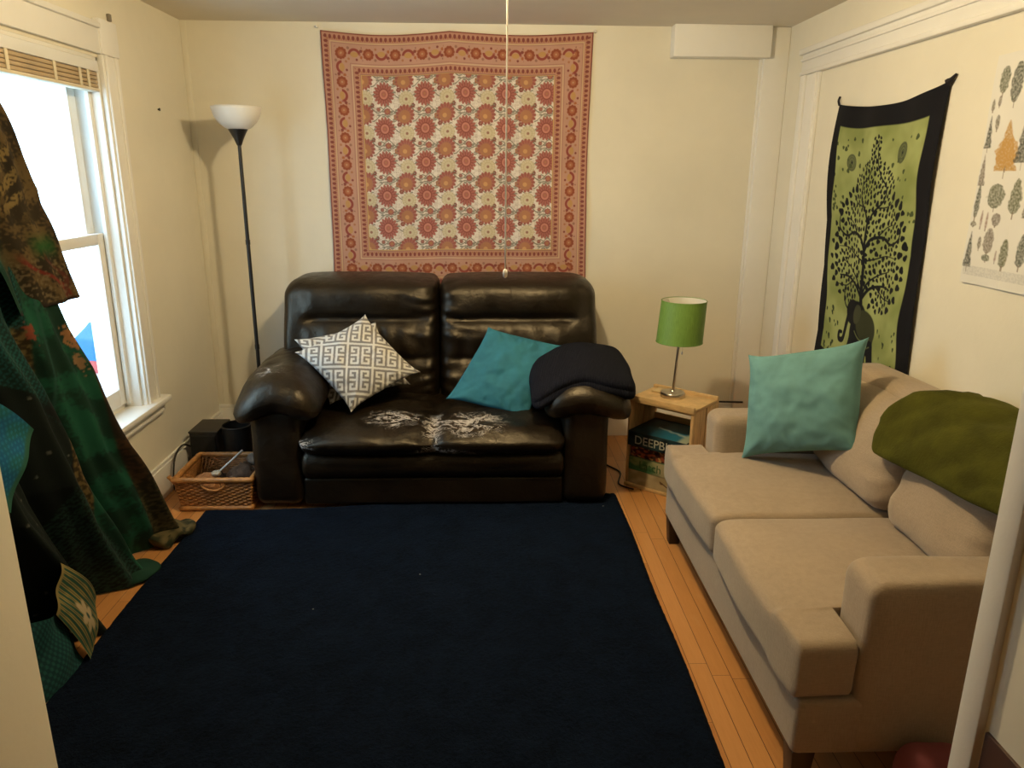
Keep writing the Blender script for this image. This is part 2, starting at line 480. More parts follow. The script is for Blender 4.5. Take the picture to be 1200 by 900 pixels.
# porch outside, with a bag standing on it
m_porch = paint_wall('porch_paint', (.80, .82, .84), .7)
struct('porch_1', MB().box((-4.2, 1.4, .06), (X0, 6.2, .16), 0), m_porch)
bag = thing('shopping_bag', (-2.2, 4.06, .14), 'blue and red bag on the porch seen through the lower window pane', 'bag')
m_bagr = M('red_bag', (.33, .04, .035), .6); m_bagb = M('blue_bag', (.008, .10, .27), .6); m_bagd = M('dark_bag', (.01, .03, .09), .6); m_bagw = M('white_bag', (.4, .4, .42), .6)
obj('bag_body', *softbox((-2.30, 3.95, .24), (-2.10, 4.14, .47), .02, (6, 6, 6), lambda P: P + np.c_[nz(P, 9) * .012, nz(P, 9, 3) * .012, 0 * P[:, 0]]), m_bagr, bag)
obj('bag_base', *softbox((-2.31, 3.94, .14), (-2.09, 4.15, .25), .02, (6, 6, 4)), m_bagd, bag)
obj('bag_flap', *softbox((-2.305, 3.945, .46), (-2.095, 4.16, .60), (.02, .03, .05), (6, 6, 4), lambda P: np.c_[P[:, 0], P[:, 1], P[:, 2] + (P[:, 1] - 4.05) * .35 + nz(P, 8) * .02]), m_bagb, bag)
obj('bag_patch', *softbox((-2.20, 3.943, .30), (-2.085, 4.08, .38), .01, (4, 4, 3)), m_bagw, bag)

bag.location += Vector((0, .19, .02))

# ------------------------------------------------------------------ rug
def rug_mat():
    m, nt, b = newmat('navy_shag')
    v = coords(nt)
    f = noise_out(nt, v, 9, 6, .72, .6); g = noise_out(nt, v, 85, 4, .75)
    tone = mathn(nt, 'ADD', mathn(nt, 'MULTIPLY', f, .5), mathn(nt, 'MULTIPLY', g, .5))
    c = ramp(nt, tone, [(.38, (.0009, .0021, .0048)), (.62, (.0058, .0112, .0240))])
    vo = nt.nodes.new('ShaderNodeTexVoronoi'); vo.inputs['Scale'].default_value = 5.0; nt.links.new(v, vo.inputs['Vector'])
    lint = mathn(nt, 'LESS_THAN', vo.outputs['Distance'], .017)
    c = mixc(nt, lint, c, (.35, .33, .28))
    nt.links.new(c, b.inputs['Base Color'])
    b.inputs['Roughness'].default_value = 1; b.inputs['Specular IOR Level'].default_value = .05
    b.inputs['Sheen Weight'].default_value = .12; b.inputs['Sheen Tint'].default_value = (.05, .09, .2, 1)
    bump(nt, b, g, 1.0, .02)
    return m
nu, nv = 150, 190
U, Vv = np.meshgrid(np.linspace(0, 1, nu), np.linspace(0, 1, nv))
X = -1.285 + U * (.625 + 1.285); Y = 1.0 + Vv * (2.165 + .15 * ss(.1, .9, U))
edge = np.minimum(np.minimum(U, 1 - U) * 1.9, np.minimum(Vv, 1 - Vv) * 2.2)
X = X + .003 * np.sin(Y * 7) * (1 - ss(0, .1, edge)); 
Z = .003 + .019 * ss(0, .018, edge) + .0035 * np.random.rand(nv, nu)
rug = sheet('area_rug', np.stack([X, Y, Z], -1), rug_mat(), loc=(-.33, 2.1, 0), back=(0, 0, 0) if False else None)
tag(rug, 'large navy blue shag rug covering the wooden floor', 'rug')

# ------------------------------------------------------------------ black leather loveseat
S = thing('leather_loveseat', (-.25, 3.6, 0), 'dark brown leather recliner loveseat with cracked seat against the back wall', 'sofa')
m_lea = leather('brown_leather')
sx, sy = -.25, 3.6
m_lea_seat = leather('worn_leather_seat', [(-.17, -.31, .385, .32, .20, .14, .98), (.19, -.35, .375, .36, .24, .16, 1.06), (.01, -.34, .36, .15, .30, .16, 1.0), (-.56, -.45, .33, .20, .10, .08, .85), (-.34, -.44, .33, .2, .14, .1, .75), (.10, -.46, .31, .5, .06, .06, .95)])
m_lea_arm = leather('worn_leather_arm', [(-.72, -.30, .62, .22, .22, .14, .80), (.70, -.28, .60, .14, .2, .1, .6)])
fr = MB()
fr.add(*softbox((-1.03, 3.22, .026), (.53, 4.02, .30), .03, (20, 8, 4)))
fr.build('frame', m_lea, S)
def wr(P, amp, s=7, seed=0.):
    return nz(P, s, seed) * amp
for (x0, x1) in ((-1.055, -.832), (.348, .553)):
    def f(P, x0=x0):
        P = P.copy(); P[:, 1] += wr(P, .006, 9, x0); P[:, 0] += wr(P, .004, 8, x0 + 4); return P
    obj('armrest', *softbox((x0, 3.165, .026), (x1, 3.98, .50), (.05, .05, .05), (6, 14, 10), f), m_lea, S)
# footrest panels
def f(P):
    P = P.copy(); t = np.clip((P[:, 2] - .165) / .10, -1, 2); P[:, 1] += wr(P, .006, 6); P[:, 1] -= .012 * np.sin(np.clip((P[:, 2] - .16) / .115, 0, 1) * PI) ; return P
obj('footrest', *softbox((-.835, 3.165, .155), (.352, 3.3, .285), (.03, .03, .045), (30, 4, 8), f), m_lea, S)
obj('front_panel', *softbox((-.835, 3.178, .026), (.352, 3.3, .16), (.02, .02, .015), (24, 4, 6), lambda P: P + np.c_[0 * P[:, 0], wr(P, .005, 6, 2), 0 * P[:, 0]]), m_lea, S)
# seat: one wide cushion with a pinch in the middle
def f(P):
    P = P.copy(); x = P[:, 0]; y = P[:, 1]
    cx = np.abs(x + .245)
    pin = np.exp(-(cx / .045) ** 2)
    half = np.sin(np.clip(cx / .55, 0, 1) * PI) ** .6
    front = 1 - ss(3.12, 3.36, y)
    top = ss(.32, .40, P[:, 2])
    P[:, 2] += top * (.020 * half - .016 * pin - .012) - top * front * .032
    P[:, 1] -= (.022 * half - .016 * pin) * (1 - ss(3.1, 3.3, y))
    P[:, 2] += wr(P, .013, 8) * top + wr(P, .006, 22, 5) * top * (np.exp(-(cx / .25) ** 2) + .3)
    P[:, 2] += .02 * ss(3.4, 3.75, y) * top
    return P
obj('seat_cushion', *softbox((-.845, 3.125, .27), (.358, 3.76, .415), (.06, .09, .066), (56, 22, 5), f), m_lea_seat, S)
# two tall back cushions with a horizontal tuck
def back_cushion(x0, x1, inner):
    xc = (x0 + x1) / 2; hw = (x1 - x0) / 2
    def f(P):
        P = P.copy(); x, z = P[:, 0].copy(), P[:, 2].copy()
        fr_ = 1 - ss(3.72, 3.80, P[:, 1])
        pane0, pane1 = (x0 + .13, x1 - .03) if inner > 0 else (x0 + .03, x1 - .13)
        ins = ss(pane0 - .03, pane0 + .05, x) * (1 - ss(pane1 - .05, pane1 + .03, x))
        def roll(a, b):
            t = np.clip((z - a) / (b - a), 0, 1); return np.maximum(0, 1 - (2 * t - 1) ** 2) ** .75
        bul = np.maximum.reduce([roll(.795, .995), roll(.60, .795), roll(.38, .60)])
        tuck = np.exp(-((z - .795) / .022) ** 2)
        out = .035 * bul * ins + .020 * (1 - ins) * roll(.35, 1.0)
        # gathers running out of the tuck and the inner border
        gat = np.sin(x * 62 + 3 * nz(P, 4, 1)) * np.exp(-((z - .66) / .10) ** 2) * .007 * ins
        edge = np.exp(-((x - (x1 - .03 if inner > 0 else x0 + .03)) / .12) ** 2)
        gat += np.sin(z * 75 + 8 * nz(P, 5, 2)) * .007 * edge
        P[:, 1] += fr_ * (-out + tuck * ins * .012 - gat + wr(P, .012, 6, x0))
        # lean back, top crowned and rounded at the outer corner
        P[:, 1] += (z - .40) * .13
        outer = (x0 if inner > 0 else x1)
        d = np.abs(x - outer)
        P[:, 2] -= ss(.75, .98, z) * (.026 * np.exp(-(d / .06) ** 2) + .012 * (np.abs(x - xc) / hw) ** 3)
        P[:, 0] += (ss(.35, .95, z)) * (.022 if inner > 0 else -.022) * np.exp(-(d / .12) ** 2)
        return P
    o = obj('backrest', *softbox((x0, 3.64, .36), (x1, 3.99, .995), (.045, .11, .062), (36, 6, 40), f), m_lea, S)
    # upright seam between border and centre
    xs = x0 + .13 if inner > 0 else x1 - .13
    return o
back_cushion(-1.035, -.242, 1); back_cushion(-.238, .578, -1)
def arm_pad(x0, x1, side):
    xc = (x0 + x1) / 2; hw = (x1 - x0) / 2
    def f(P):
        P = P.copy(); x, y, z = P[:, 0].copy(), P[:, 1].copy(), P[:, 2].copy()
        t = (x - xc) / hw
        o = t * side                                    # + = outer side
        P[:, 2] -= .045 * t ** 2 + .028 * np.maximum(o, 0) ** 1.5 + .02 * np.maximum(-o, 0)
        fr_ = 1 - ss(3.10, 3.50, y)
        P[:, 2] -= .050 * fr_ ** 1.5 + .015 * fr_ * np.maximum(o, 0)
        P[:, 2] += wr(P, .014, 7, x0) + wr(P, .006, 18, x0)
        P[:, 0] += wr(P, .010, 6, x0 + 3)
        P[:, 1] += wr(P, .012, 7, x0 + 6)
        return P
    obj('arm_pad', *softbox((x0, 3.115, .50), (x1, 3.80, .665), (.11, .11, .082), (20, 26, 2), f), m_lea_arm, S)
arm_pad(-1.125, -.735, -1); arm_pad(.262, .652, 1)

# ------------------------------------------------------------------ throw cushions
def pillow(name, w, h, t, centre, right, up, mat, parent=None, n=70, paint=None, pinch=.07, wrk=.008, seed=0., squash=None):
    """square cushion; right/up are its edge directions"""
    r = Vector(right).normalized(); u = Vector(up).normalized(); nrm = r.cross(u).normalized()
    s = np.sin(np.linspace(-PI / 2, PI / 2, n)) * .55 + np.linspace(-1, 1, n) * .45
    A, B = np.meshgrid(s, s)
    x = w / 2 * A * (1 - pinch * (1 - np.abs(B) ** 4)); y = h / 2 * B * (1 - pinch * (1 - np.abs(A) ** 4))
    th = t / 2 * ((1 - A ** 2) * (1 - B ** 2)) ** .42
    P2 = np.stack([A.ravel(), B.ravel(), np.zeros(A.size)], -1)
    wv = (nz(P2, 2.2, seed) * wrk * 1.6 + nz(P2, 5.5, seed + 3) * wrk * .6).reshape(A.shape)
    rad = np.abs(np.sin(np.arctan2(B, A) * 9 + nz(P2, 2, seed + 8).reshape(A.shape) * 4)) * ss(.55, 1.0, np.maximum(abs(A), abs(B))) * wrk * .7
    fade = np.minimum(1, (1 - np.maximum(abs(A), abs(B))) * 9)
    zf = th + (wv - rad) * fade; zb = -th + wv * fade * .5
    V = np.concatenate([np.stack([x, y, zf], -1).reshape(-1, 3), np.stack([x, y, zb], -1).reshape(-1, 3)])
    if squash is not None: V = squash(V)
    mat3 = np.array([r[:], u[:], nrm[:]])
    W = V @ mat3 + np.array(centre)
    F = gridF(n, n); F = np.concatenate([F, F[:, ::-1] + n * n])
    C = None
    if paint is not None:
        c = paint(A, B).reshape(-1, 3); C = np.concatenate([c, c])
    idx = np.arange(n * n).reshape(n, n)
    rim = np.concatenate([idx[0, :-1], idx[:-1, -1], idx[-1, :0:-1], idx[:0:-1, 0]])
    # piping/seam closes the two halves: map the rear rim onto the front rim
    remap = np.arange(2 * n * n); remap[rim + n * n] = rim
    F = remap[F]
    o = obj(name, W, F.tolist(), mat, parent, loc=centre, print_col=C)
    if wrk: pass
    return o
KEY = ["############", "#...........", "#.####.####.", "#.#..#.#..#.", "#.##.#.#.##.", "#....#.#....", "#.####.####.", "#....#.#....", "#.##.#.#.##.", "#.#..#.#..#.", "#.####.####.", "#..........."]
KEY = np.array([[c == '#' for c in r] for r in KEY])
def greek(ra, ua, off=(0, 0), size=.126):
    def p(A, B):
        a = (A * ra[0] + B * ua[0]) / 2 / size; b = (A * ra[1] + B * ua[1]) / 2 / size
        i = np.floor((a + off[0]) * 12).astype(int) % 12; j = np.floor((b + off[1]) * 12).astype(int) % 12
        k = KEY[j, i]
        return np.where(k[..., None], np.array([.64, .62, .57]), np.array([.20, .185, .17]))
    return p
m_greek = printed('greek_key_cotton', .9, .15, 500, .25, .06)
G1 = pillow('throw_cushion', .375, .39, .13, (-.602, 3.43, .638), (.302, .14, .148), (-.262, .12, .249), m_greek, n=200, paint=greek((.302, .204), (-.262, .276), (.45, .42)), pinch=.10, wrk=.007, seed=1)
tag(G1, 'grey and white key-patterned cushion leaning in front on the loveseat', 'cushion', 'key-patterned cushions')
G2 = pillow('throw_cushion', .40, .36, .11, (-.645, 3.535, .612), (.364, .14, .057), (-.168, .12, .274), m_greek, n=150, paint=greek((.364, .15), (-.168, .30), (.1, .2)), pinch=.09, wrk=.007, seed=4)
tag(G2, 'grey and white key-patterned cushion mostly hidden behind the other one', 'cushion', 'key-patterned cushions')
def velvet(name, col):
    m = M(name, col, .8, var=.18, vscale=9, bs=240, bstr=.12, bdist=.002, sheen=.5, spec=.2)
    return m
m_teal = velvet('teal_velvet', (.030, .155, .215)); m_teal2 = velvet('pale_teal_velvet', (.125, .27, .265))
T1 = pillow('throw_cushion', .395, .42, .12, (.098, 3.475, .577), (.348, -.06, -.074), (.198, .20, .30), m_teal, n=80, pinch=.065, wrk=.008, seed=9)
tag(T1, 'bright teal velvet cushion slumped on the leather loveseat', 'cushion', 'teal cushions')
T2 = pillow('throw_cushion', .45, .405, .19, (1.151, 2.58, .701), (.291, -.28, .126), (.033, .12, .363), m_teal2, n=90, pinch=.10, wrk=.006, seed=14)
tag(T2, 'pale teal velvet cushion propped in the far corner of the beige sofa', 'cushion', 'teal cushions')

# folded navy blanket over the right arm
def f(P):
    P = P.copy(); x, y, z = P[:, 0].copy(), P[:, 1].copy(), P[:, 2].copy()
    t = (x - .445) / .235
    P[:, 2] -= .050 * np.maximum(t, 0) ** 1.6 + .085 * np.maximum(-t, 0) ** 1.7
    fr_ = 1 - ss(3.15, 3.5, y)
    P[:, 2] -= .055 * fr_ ** 1.5
    P[:, 2] += wr(P, .016, 6, 3); P[:, 0] += wr(P, .016, 6, 8); P[:, 1] += wr(P, .018, 6, 12)
    lay = np.abs(np.sin((z - .60) / .06 * PI))
    side = np.maximum(np.exp(-((y - 3.14) / .05) ** 2), np.maximum(ss(.62, .68, x), 1 - ss(.20, .26, x)))
    P[:, 1] += .012 * (1 - lay) * side
    return P
def knit(name, col):
    m, nt, b = newmat(name); v = coords(nt)
    w = nt.nodes.new('ShaderNodeTexWave'); w.inputs['Scale'].default_value = 55; w.inputs['Distortion'].default_value = 3; w.inputs['Detail'].default_value = 2
    nt.links.new(coords(nt, (1, .4, 1)), w.inputs['Vector'])
    c = ramp(nt, w.outputs['Fac'], [(.2, tuple(x * .6 for x in col)), (.8, col)])
    nt.links.new(c, b.inputs['Base Color']); b.inputs['Roughness'].default_value = 1; b.inputs['Specular IOR Level'].default_value = .1
    bump(nt, b, w.outputs['Fac'], .6, .006); return m
NB = obj('blanket', *softbox((.205, 3.14, .605), (.668, 3.60, .712), (.05, .06, .048), (26, 22, 6), f), knit('navy_knit', (.013, .014, .022)), loc=(.44, 3.38, .6))
tag(NB, 'navy knitted blanket folded on the right arm of the leather loveseat', 'blanket')

# ------------------------------------------------------------------ beige sofa
B = thing('beige_loveseat', (1.15, 2.2, 0), 'beige fabric two-seat sofa along the right wall', 'sofa')
m_bei = weave('beige_linen', (.35, .270, .190))
m_leg = M('dark_wood_leg', (.030, .014, .008), .4, var=.3)
obj('frame', *softbox((.752, 1.512, .11), (1.55, 2.885, .272), (.018, .018, .018), (8, 16, 4)), m_bei, B)
def armf(P):
    P = P.copy(); P += np.c_[wr(P, .004, 6), wr(P, .004, 6, 2), wr(P, .004, 6, 4)]; return P
obj('armrest', *softbox((.893, 1.505, .112), (1.56, 1.66, .588), (.05, .024, .045), (14, 6, 12), armf), m_bei, B)
obj('armrest', *softbox((.893, 2.735, .112), (1.56, 2.885, .588), (.05, .028, .045), (14, 6, 12), armf), m_bei, B)
def backf(P):
    P = P.copy(); z, y = P[:, 2].copy(), P[:, 1].copy()
    P[:, 0] += (z - .8) * .10
    P[:, 2] += ss(.5, .8, z) * (.012 * np.sin((y - 1.5) * 2.4) - .055 * ss(2.72, 2.9, y) ** 2)
    return P
obj('backrest', *softbox((1.40, 1.52, .112), (1.565, 2.875, .80), (.06, .06, .06), (6, 22, 16), backf), m_bei, B)
def seat(y0, y1, ear):
    def f(P):
        P = P.copy(); x, y, z = P[:, 0].copy(), P[:, 1].copy(), P[:, 2].copy()
        if ear < 0: t = ss(1.652, 1.668, y)
        else: t = 1 - ss(2.728, 2.744, y)
        xm = (.886 if ear < 0 else .886) * (1 - t) + 1.42 * t
        P[:, 0] = .735 + (x - .735) * (xm - .735) / (1.30 - .735)
        u = (y - y0) / (y1 - y0); v = (P[:, 0] - .735) / .685
        top = ss(.36, .44, z)
        P[:, 2] += top * (.026 * np.sin(np.clip(u, 0, 1) * PI) ** .7 * np.sin(np.clip(v, .05, 1) * PI) ** .6 - .004)
        P[:, 0] -= (1 - ss(.735, .80, P[:, 0])) * .014 * np.sin(np.clip(u, 0, 1) * PI)
        P[:, 2] += wr(P, .006, 5, y0); P[:, 0] += wr(P, .005, 6, y0 + 2); 
        return P
    V, F = softbox((.735, y0, .274), (1.30, y1, .432), (.04, .026, .034), (30, 44, 4), f)
    return obj('seat_cushion', V, F, m_bei, B)
sc1 = seat(1.508, 2.193, -1); sc2 = seat(2.197, 2.88, 1)
def back_pillow(y0, y1, seed):
    yc = (y0 + y1) / 2; hw = (y1 - y0) / 2
    def f(P):
        P = P.copy(); y, z = P[:, 1].copy(), P[:, 2].copy()
        t = (y - yc) / hw; s = (z - .61) / .18
        frn = 1 - ss(1.26, 1.36, P[:, 0])
        P[:, 0] -= frn * .035 * np.maximum(0, (1 - t ** 2)) * np.maximum(0, 1 - s ** 2)
        P[:, 0] += (z - .43) * .36
        P[:, 2] -= .020 * t ** 4 * ss(.5, .75, z)
        P[:, 0] += wr(P, .012, 6, seed); P[:, 1] += wr(P, .010, 6, seed + 5)
        crease = np.sin(z * 90 + 5 * nz(P, 4, seed)) * np.exp(-((np.abs(t) - .9) / .25) ** 2)
        P[:, 0] += crease * .0035 * frn
        return P
    return obj('back_cushion', *softbox((1.225, y0, .432), (1.44, y1, .775), (.09, .07, .10), (4, 26, 20), f), m_bei, B)
bc1 = back_pillow(1.665, 2.155, 1.); bc2 = back_pillow(2.165, 2.73, 6.)
for (x, y) in ((.785, 1.545), (.785, 2.842), (1.50, 1.545), (1.50, 2.842)):
    mb = MB(); mb.add(*prism([(x - .03, y - .03), (x + .03, y - .03), (x + .03, y + .03), (x - .03, y + .03)], 2, 0, .118, .004))
    V = mb.V[0]; V[:, 0] = x + (V[:, 0] - x) * (.72 + .28 * V[:, 2] / .118); V[:, 1] = y + (V[:, 1] - y) * (.72 + .28 * V[:, 2] / .118)
    mb.build('leg', m_leg, B)

# olive plush throw over its back
def f(P):
    # P in unit space: a = along y, b = across (front bottom -> over the top -> wall), c = thickness
    a, b, c = P[:, 0], P[:, 1], P[:, 2]
    path = np.array([(1.258, .635), (1.278, .69), (1.312, .755), (1.370, .806), (1.44, .828), (1.51, .826), (1.55, .78)])
    d = np.r_[0, np.cumsum(np.hypot(*np.diff(path, axis=0).T))]; d /= d[-1]
    # left edge runs diagonally: low corner sticks out furthest
    yl = np.interp(b, [0, .25, .5, .75, 1], [2.225, 2.270, 2.245, 2.20, 2.18])
    y = yl + (1.50 - yl) * a
    bb = np.clip(b, 0, 1)
    x = np.interp(bb, d, path[:, 0]); z = np.interp(bb, d, path[:, 1])
    x2 = np.interp(np.clip(bb + .02, 0, 1), d, path[:, 0]); z2 = np.interp(np.clip(bb + .02, 0, 1), d, path[:, 1])
    tx, tz = x2 - x + 1e-6, z2 - z + 1e-6; L = np.hypot(tx, tz)
    nx, nz_ = -tz / L, tx / L
    Q = np.stack([x + nx * c, y, z + nz_ * c], -1)
    Q[:, 2] += (1 - ss(0, .35, b)) * .075 * a
    fold = np.sin((y * 16 + b * 9 + nz(Q, 3, 2) * 2.5)) * .005 + np.sin(y * 34 + b * 15 + nz(Q, 4, 5) * 2.5) * .0035
    Q[:, 0] += nx * fold; Q[:, 2] += nz_ * fold
    Q += np.c_[wr(Q, .006, 5, 3), wr(Q, .008, 5, 6), wr(Q, .005, 6, 9)]
    return Q
m_ol = M('olive_plush', (.050, .050, .006), .9, var=.35, vscale=10, bs=120, bstr=.4, bdist=.006, sheen=.7, spec=.1)
TH = obj('throw_blanket', *softbox((0, 0, .004), (1, 1, .034), (.04, .05, .014), (40, 36, 2), f), m_ol, loc=(1.42, 1.9, .8))
tag(TH, 'olive green plush throw draped over the back of the beige sofa', 'blanket')

# maroon thing on the floor by the sofa's near end
def f(P):
    P = P.copy(); P[:, 2] += wr(P, .01, 10); return P
PF = obj('floor_cushion', *softbox((.97, 1.36, 0), (1.15, 1.49, .205), (.06, .06, .075), (6, 6, 6), f), M('maroon_cloth', (.16, .035, .04), .9, sheen=.4), loc=(1.06, 1.42, 0))
tag(PF, 'small maroon cushion on the floor by the near end of the beige sofa', 'cushion')

# ------------------------------------------------------------------ floor lamp
FL = thing('floor_lamp', (-1.200, 3.865, 0), 'black torchiere floor lamp with white bowl shade in the left corner', 'lamp')
m_blk = M('black_metal', (.012, .011, .010), .35, var=.2)
c0 = (-1.200, 3.865, 0)
obj('base', *lathe([(.0, 0), (.125, 0), (.128, .012), (.115, .022), (.03, .034), (.012, .05)], c0), m_blk, FL, auto=40)
obj('pole', *lathe([(.0095, .04), (.0095, .60), (.0115, .602), (.0115, .625), (.0095, .627), (.0095, 1.14), (.0115, 1.142), (.0115, 1.165), (.0095, 1.167), (.0085, 1.63)], c0, 16), m_blk, FL, auto=40)
obj('collar', *lathe([(.0085, 1.615), (.013, 1.622), (.022, 1.645), (.035, 1.672), (.046, 1.692), (.044, 1.694), (.02, 1.68)], c0, 28), m_blk, FL, auto=60)
m_bowl, nt, b = newmat('frosted_white_shade')
b.inputs['Base Color'].default_value = (.80, .77, .72, 1); b.inputs['Roughness'].default_value = .4
b.inputs['Subsurface Weight'].default_value = .3; b.inputs['Subsurface Radius'].default_value = (.02, .02, .02)
nt.links.new(ramp(nt, noise_out(nt, coords(nt), 8), [(.3, (.78, .75, .70)), (.7, (.82, .80, .75))]), b.inputs['Base Color'])
prof = [(.040, 1.690), (.062, 1.700), (.088, 1.722), (.106, 1.752), (.115, 1.782), (.117, 1.795), (.114, 1.796), (.111, 1.782), (.102, 1.754), (.085, 1.727), (.060, 1.706), (.02, 1.698)]
obj('lamp_shade', *lathe(prof, c0, 48), m_bowl, FL)

# ------------------------------------------------------------------ ceiling light with its pull cord
LX, LY = .05, 2.35
CLt = thing('ceiling_light', (LX, LY, ZC), 'ceiling light with a white pull cord hanging in front of the floral tapestry', 'light')
m_brass = M('white_enamel', (.8, .78, .74), .3)
obj('canopy', *lathe([(.01, -.001), (.075, -.001), (.075, -.010), (.05, -.022), (.028, -.026), (.026, -.034), (.0, -.034)], (LX, LY, ZC), 32), m_brass, CLt, auto=50)
m_cord = M('white_cord', (.85, .83, .78), .6)
cp = [(LX + .012 - .004 * t, LY - .035, ZC - .05 - t * .97) for t in np.linspace(0, 1, 12)]
o = obj('pull_cord', *tube(cp, .0023, 8), m_cord, CLt)
obj('cord_knob', *lathe([(.002, 0), (.006, -.003), (.0075, -.014), (.006, -.024), (.002, -.028)], (cp[-1][0], cp[-1][1], cp[-1][2] + .004), 14), m_cord, o)
m_bulb, nt, b = newmat('lit_bulb')
b.inputs['Emission Color'].default_value = (1, .72, .38, 1); b.inputs['Emission Strength'].default_value = 6
obj('bulb', *lathe([(.0, 0), (.014, -.002), (.016, -.02), (.028, -.045), (.031, -.062), (.026, -.082), (.012, -.094), (.0, -.097)], (LX, LY, ZC - .015), 24), m_bulb, CLt)
ld = bpy.data.lights.new('bulb_light', 'POINT'); ld.energy = 70; ld.color = (1, .785, .45); ld.shadow_soft_size = .045
lo = bpy.data.objects.new('bulb_light', ld); lo.parent = CLt; lo.location = (0, 0, -.150); COL.objects.link(lo)

# ------------------------------------------------------------------ crate with game boxes and table lamp
cr = thing('wooden_crate', (.89, 3.42, 0), 'pine crate stood on end as a side table beside the leather loveseat', 'crate')
ang = math.radians(-42)
CA = Matrix.Rotation(ang, 3, 'Z')
FLc = Vector((.688, 3.454, 0))                       # front left corner
def cw(p):                                           # crate space: x along the front, y to the rear, z up
    q = CA @ Vector((p[0], p[1], 0)); return (FLc.x + q.x, FLc.y + q.y, p[2])
def cbox(a, b, bev=.003):
    V, F = bevbox(a, b, bev); return np.array([cw(v) for v in V]), F
m_pine = M('pine_boards', (.62, .42, .20), .55, var=.22, vscale=5, stretch=(3, 3, 14), bs=60, bstr=.15)
m_pine2 = M('pine_side_boards', (.58, .38, .18), .6, var=.25, vscale=5, stretch=(14, 14, 2), bs=60, bstr=.15)
CWd, CDp, CHt = .345, .255, .47
MB().add(*cbox((0, 0, CHt - .030), (CWd, CDp, CHt - .014))).build('top_board', m_pine, cr)
for (y0, y1) in ((-.004, .016), (CDp - .016, CDp + .004)):
    MB().add(*cbox((-.002, y0, CHt - .032), (CWd + .002, y1, CHt))).build('top_rail', m_pine, cr)
for x0 in (0, CWd - .014):
    s = MB()
    for k in range(2): s.add(*cbox((x0, .002 + k * .135, .012), (x0 + .014, .13 + k * .136, CHt - .03)))
    s.build('side_panel', m_pine2, cr)
s = MB()
for k in range(4): s.add(*cbox((.014, CDp - .012, .03 + k * .105), (CWd - .014, CDp, .115 + k * .105)))
s.build('back_slat', m_pine, cr)
MB().add(*cbox((-.002, -.004, 0), (CWd + .002, CDp + .002, .018))).build('bottom_board', m_pine, cr)

def box_art(w, h, fn, n=(90, 26)):
    U, V = np.meshgrid(np.linspace(0, 1, n[0]), np.linspace(0, 1, n[1])); return fn(U, V)
def rnd(U, V, s, seed):
    P = np.stack([U.ravel() * s, V.ravel() * s * .35, np.full(U.size, seed)], -1)
    return nz(P, 1.0, seed).reshape(U.shape)
m_art = printed('printed_box_card', .45, 0, 200, .05, .05)
def game_box(label, z0, z1, x0, x1, y0, y1, side_mat, front, top=None, cat='game box'):
    t = thing('game_box', cw(((x0 + x1) / 2, (y0 + y1) / 2, z0)), label, cat, 'game boxes stacked in the crate')
    MB().add(*cbox((x0, y0, z0), (x1, y1, z1), .002)).build('box_tray', side_mat, t)
    n = (90, 26); U, V = np.meshgrid(np.linspace(0, 1, n[0]), np.linspace(0, 1, n[1]))
    P = np.array([cw((x0 + .002 + (x1 - x0 - .004) * u, y0 - .0012, z0 + .002 + (z1 - z0 - .004) * v)) for v, u in zip(V.ravel(), U.ravel())]).reshape(n[1], n[0], 3)
    sheet('front_print', P, m_art, t, col=front(U, V))
    if top:
        n = (70, 60); U, V = np.meshgrid(np.linspace(0, 1, n[0]), np.linspace(0, 1, n[1]))
        P = np.array([cw((x0 + .002 + (x1 - x0 - .004) * u, y0 + .002 + (y1 - y0 - .004) * v, z1 + .0008)) for v, u in zip(V.ravel(), U.ravel())]).reshape(n[1], n[0], 3)
        sheet('top_print', P, m_art, t, col=top(U, V))
    return t
def L3(*c): return np.array(c, float)
def blend(m, a, b): return a * (1 - m[..., None]) + b * m[..., None]
def art_green(U, V):
    c = blend(ss(-.3, .4, rnd(U, V, 9, 1) + (V - .5)), L3(.05, .16, .07), L3(.22, .30, .14))
    return blend(ss(.35, .6, U + .2 * rnd(U, V, 6, 4)), c, L3(.36, .34, .22))
def art_cream(U, V):
    c = blend(ss(-.4, .5, rnd(U, V, 6, 2)), L3(.34, .29, .17), L3(.50, .43, .28))
    br = ss(.035, .02, np.hypot((U - .60) * 1.0, (V - .55) * .35)) + ss(.02, .01, np.abs((V - .5) + (U - .64) * 2.2) * .3) * (np.abs(U - .65) < .08)
    return blend(np.clip(br, 0, 1), c, L3(.10, .05, .02))
def art_red(U, V):
    c = blend(ss(-.1, .35, rnd(U, V, 11, 5)), L3(.03, .012, .010), L3(.30, .07, .03))
    return blend(ss(.25, .45, rnd(U, V, 14, 8)) * (U < .6), c, L3(.42, .26, .10))
def art_blue(U, V):
    return blend(ss(-.3, .4, rnd(U, V, 7, 3)), L3(.008, .016, .020), L3(.02, .05, .06))
def art_sea(U, V):
    c = blend(ss(.15, .75, U + .25 * rnd(U, V, 5, 6)), L3(.008, .02, .022), L3(.02, .16, .26))
    c = blend(ss(.06, .0, np.abs(V - (.62 - .35 * U) - .06 * rnd(U, V, 8, 7))) * (U > .3), c, L3(.32, .42, .42))
    return blend(ss(.80, .9, U), c, L3(.35, .40, .30))
m_card = M('dark_card', (.02, .03, .028), .5); m_card2 = M('cream_card', (.42, .36, .23), .6); m_card3 = M('green_card', (.10, .17, .08), .6); m_card4 = M('maroon_card', (.08, .02, .015), .6)
g1 = game_box('cream jigsaw box at the bottom of the crate', .0185, .090, .018, CWd - .018, .004, CDp - .016, m_card2, art_cream)
g2 = game_box('green game box resting on the cream box in the crate', .0905, .160, .018, CWd - .018, .002, CDp - .016, m_card3, art_green)
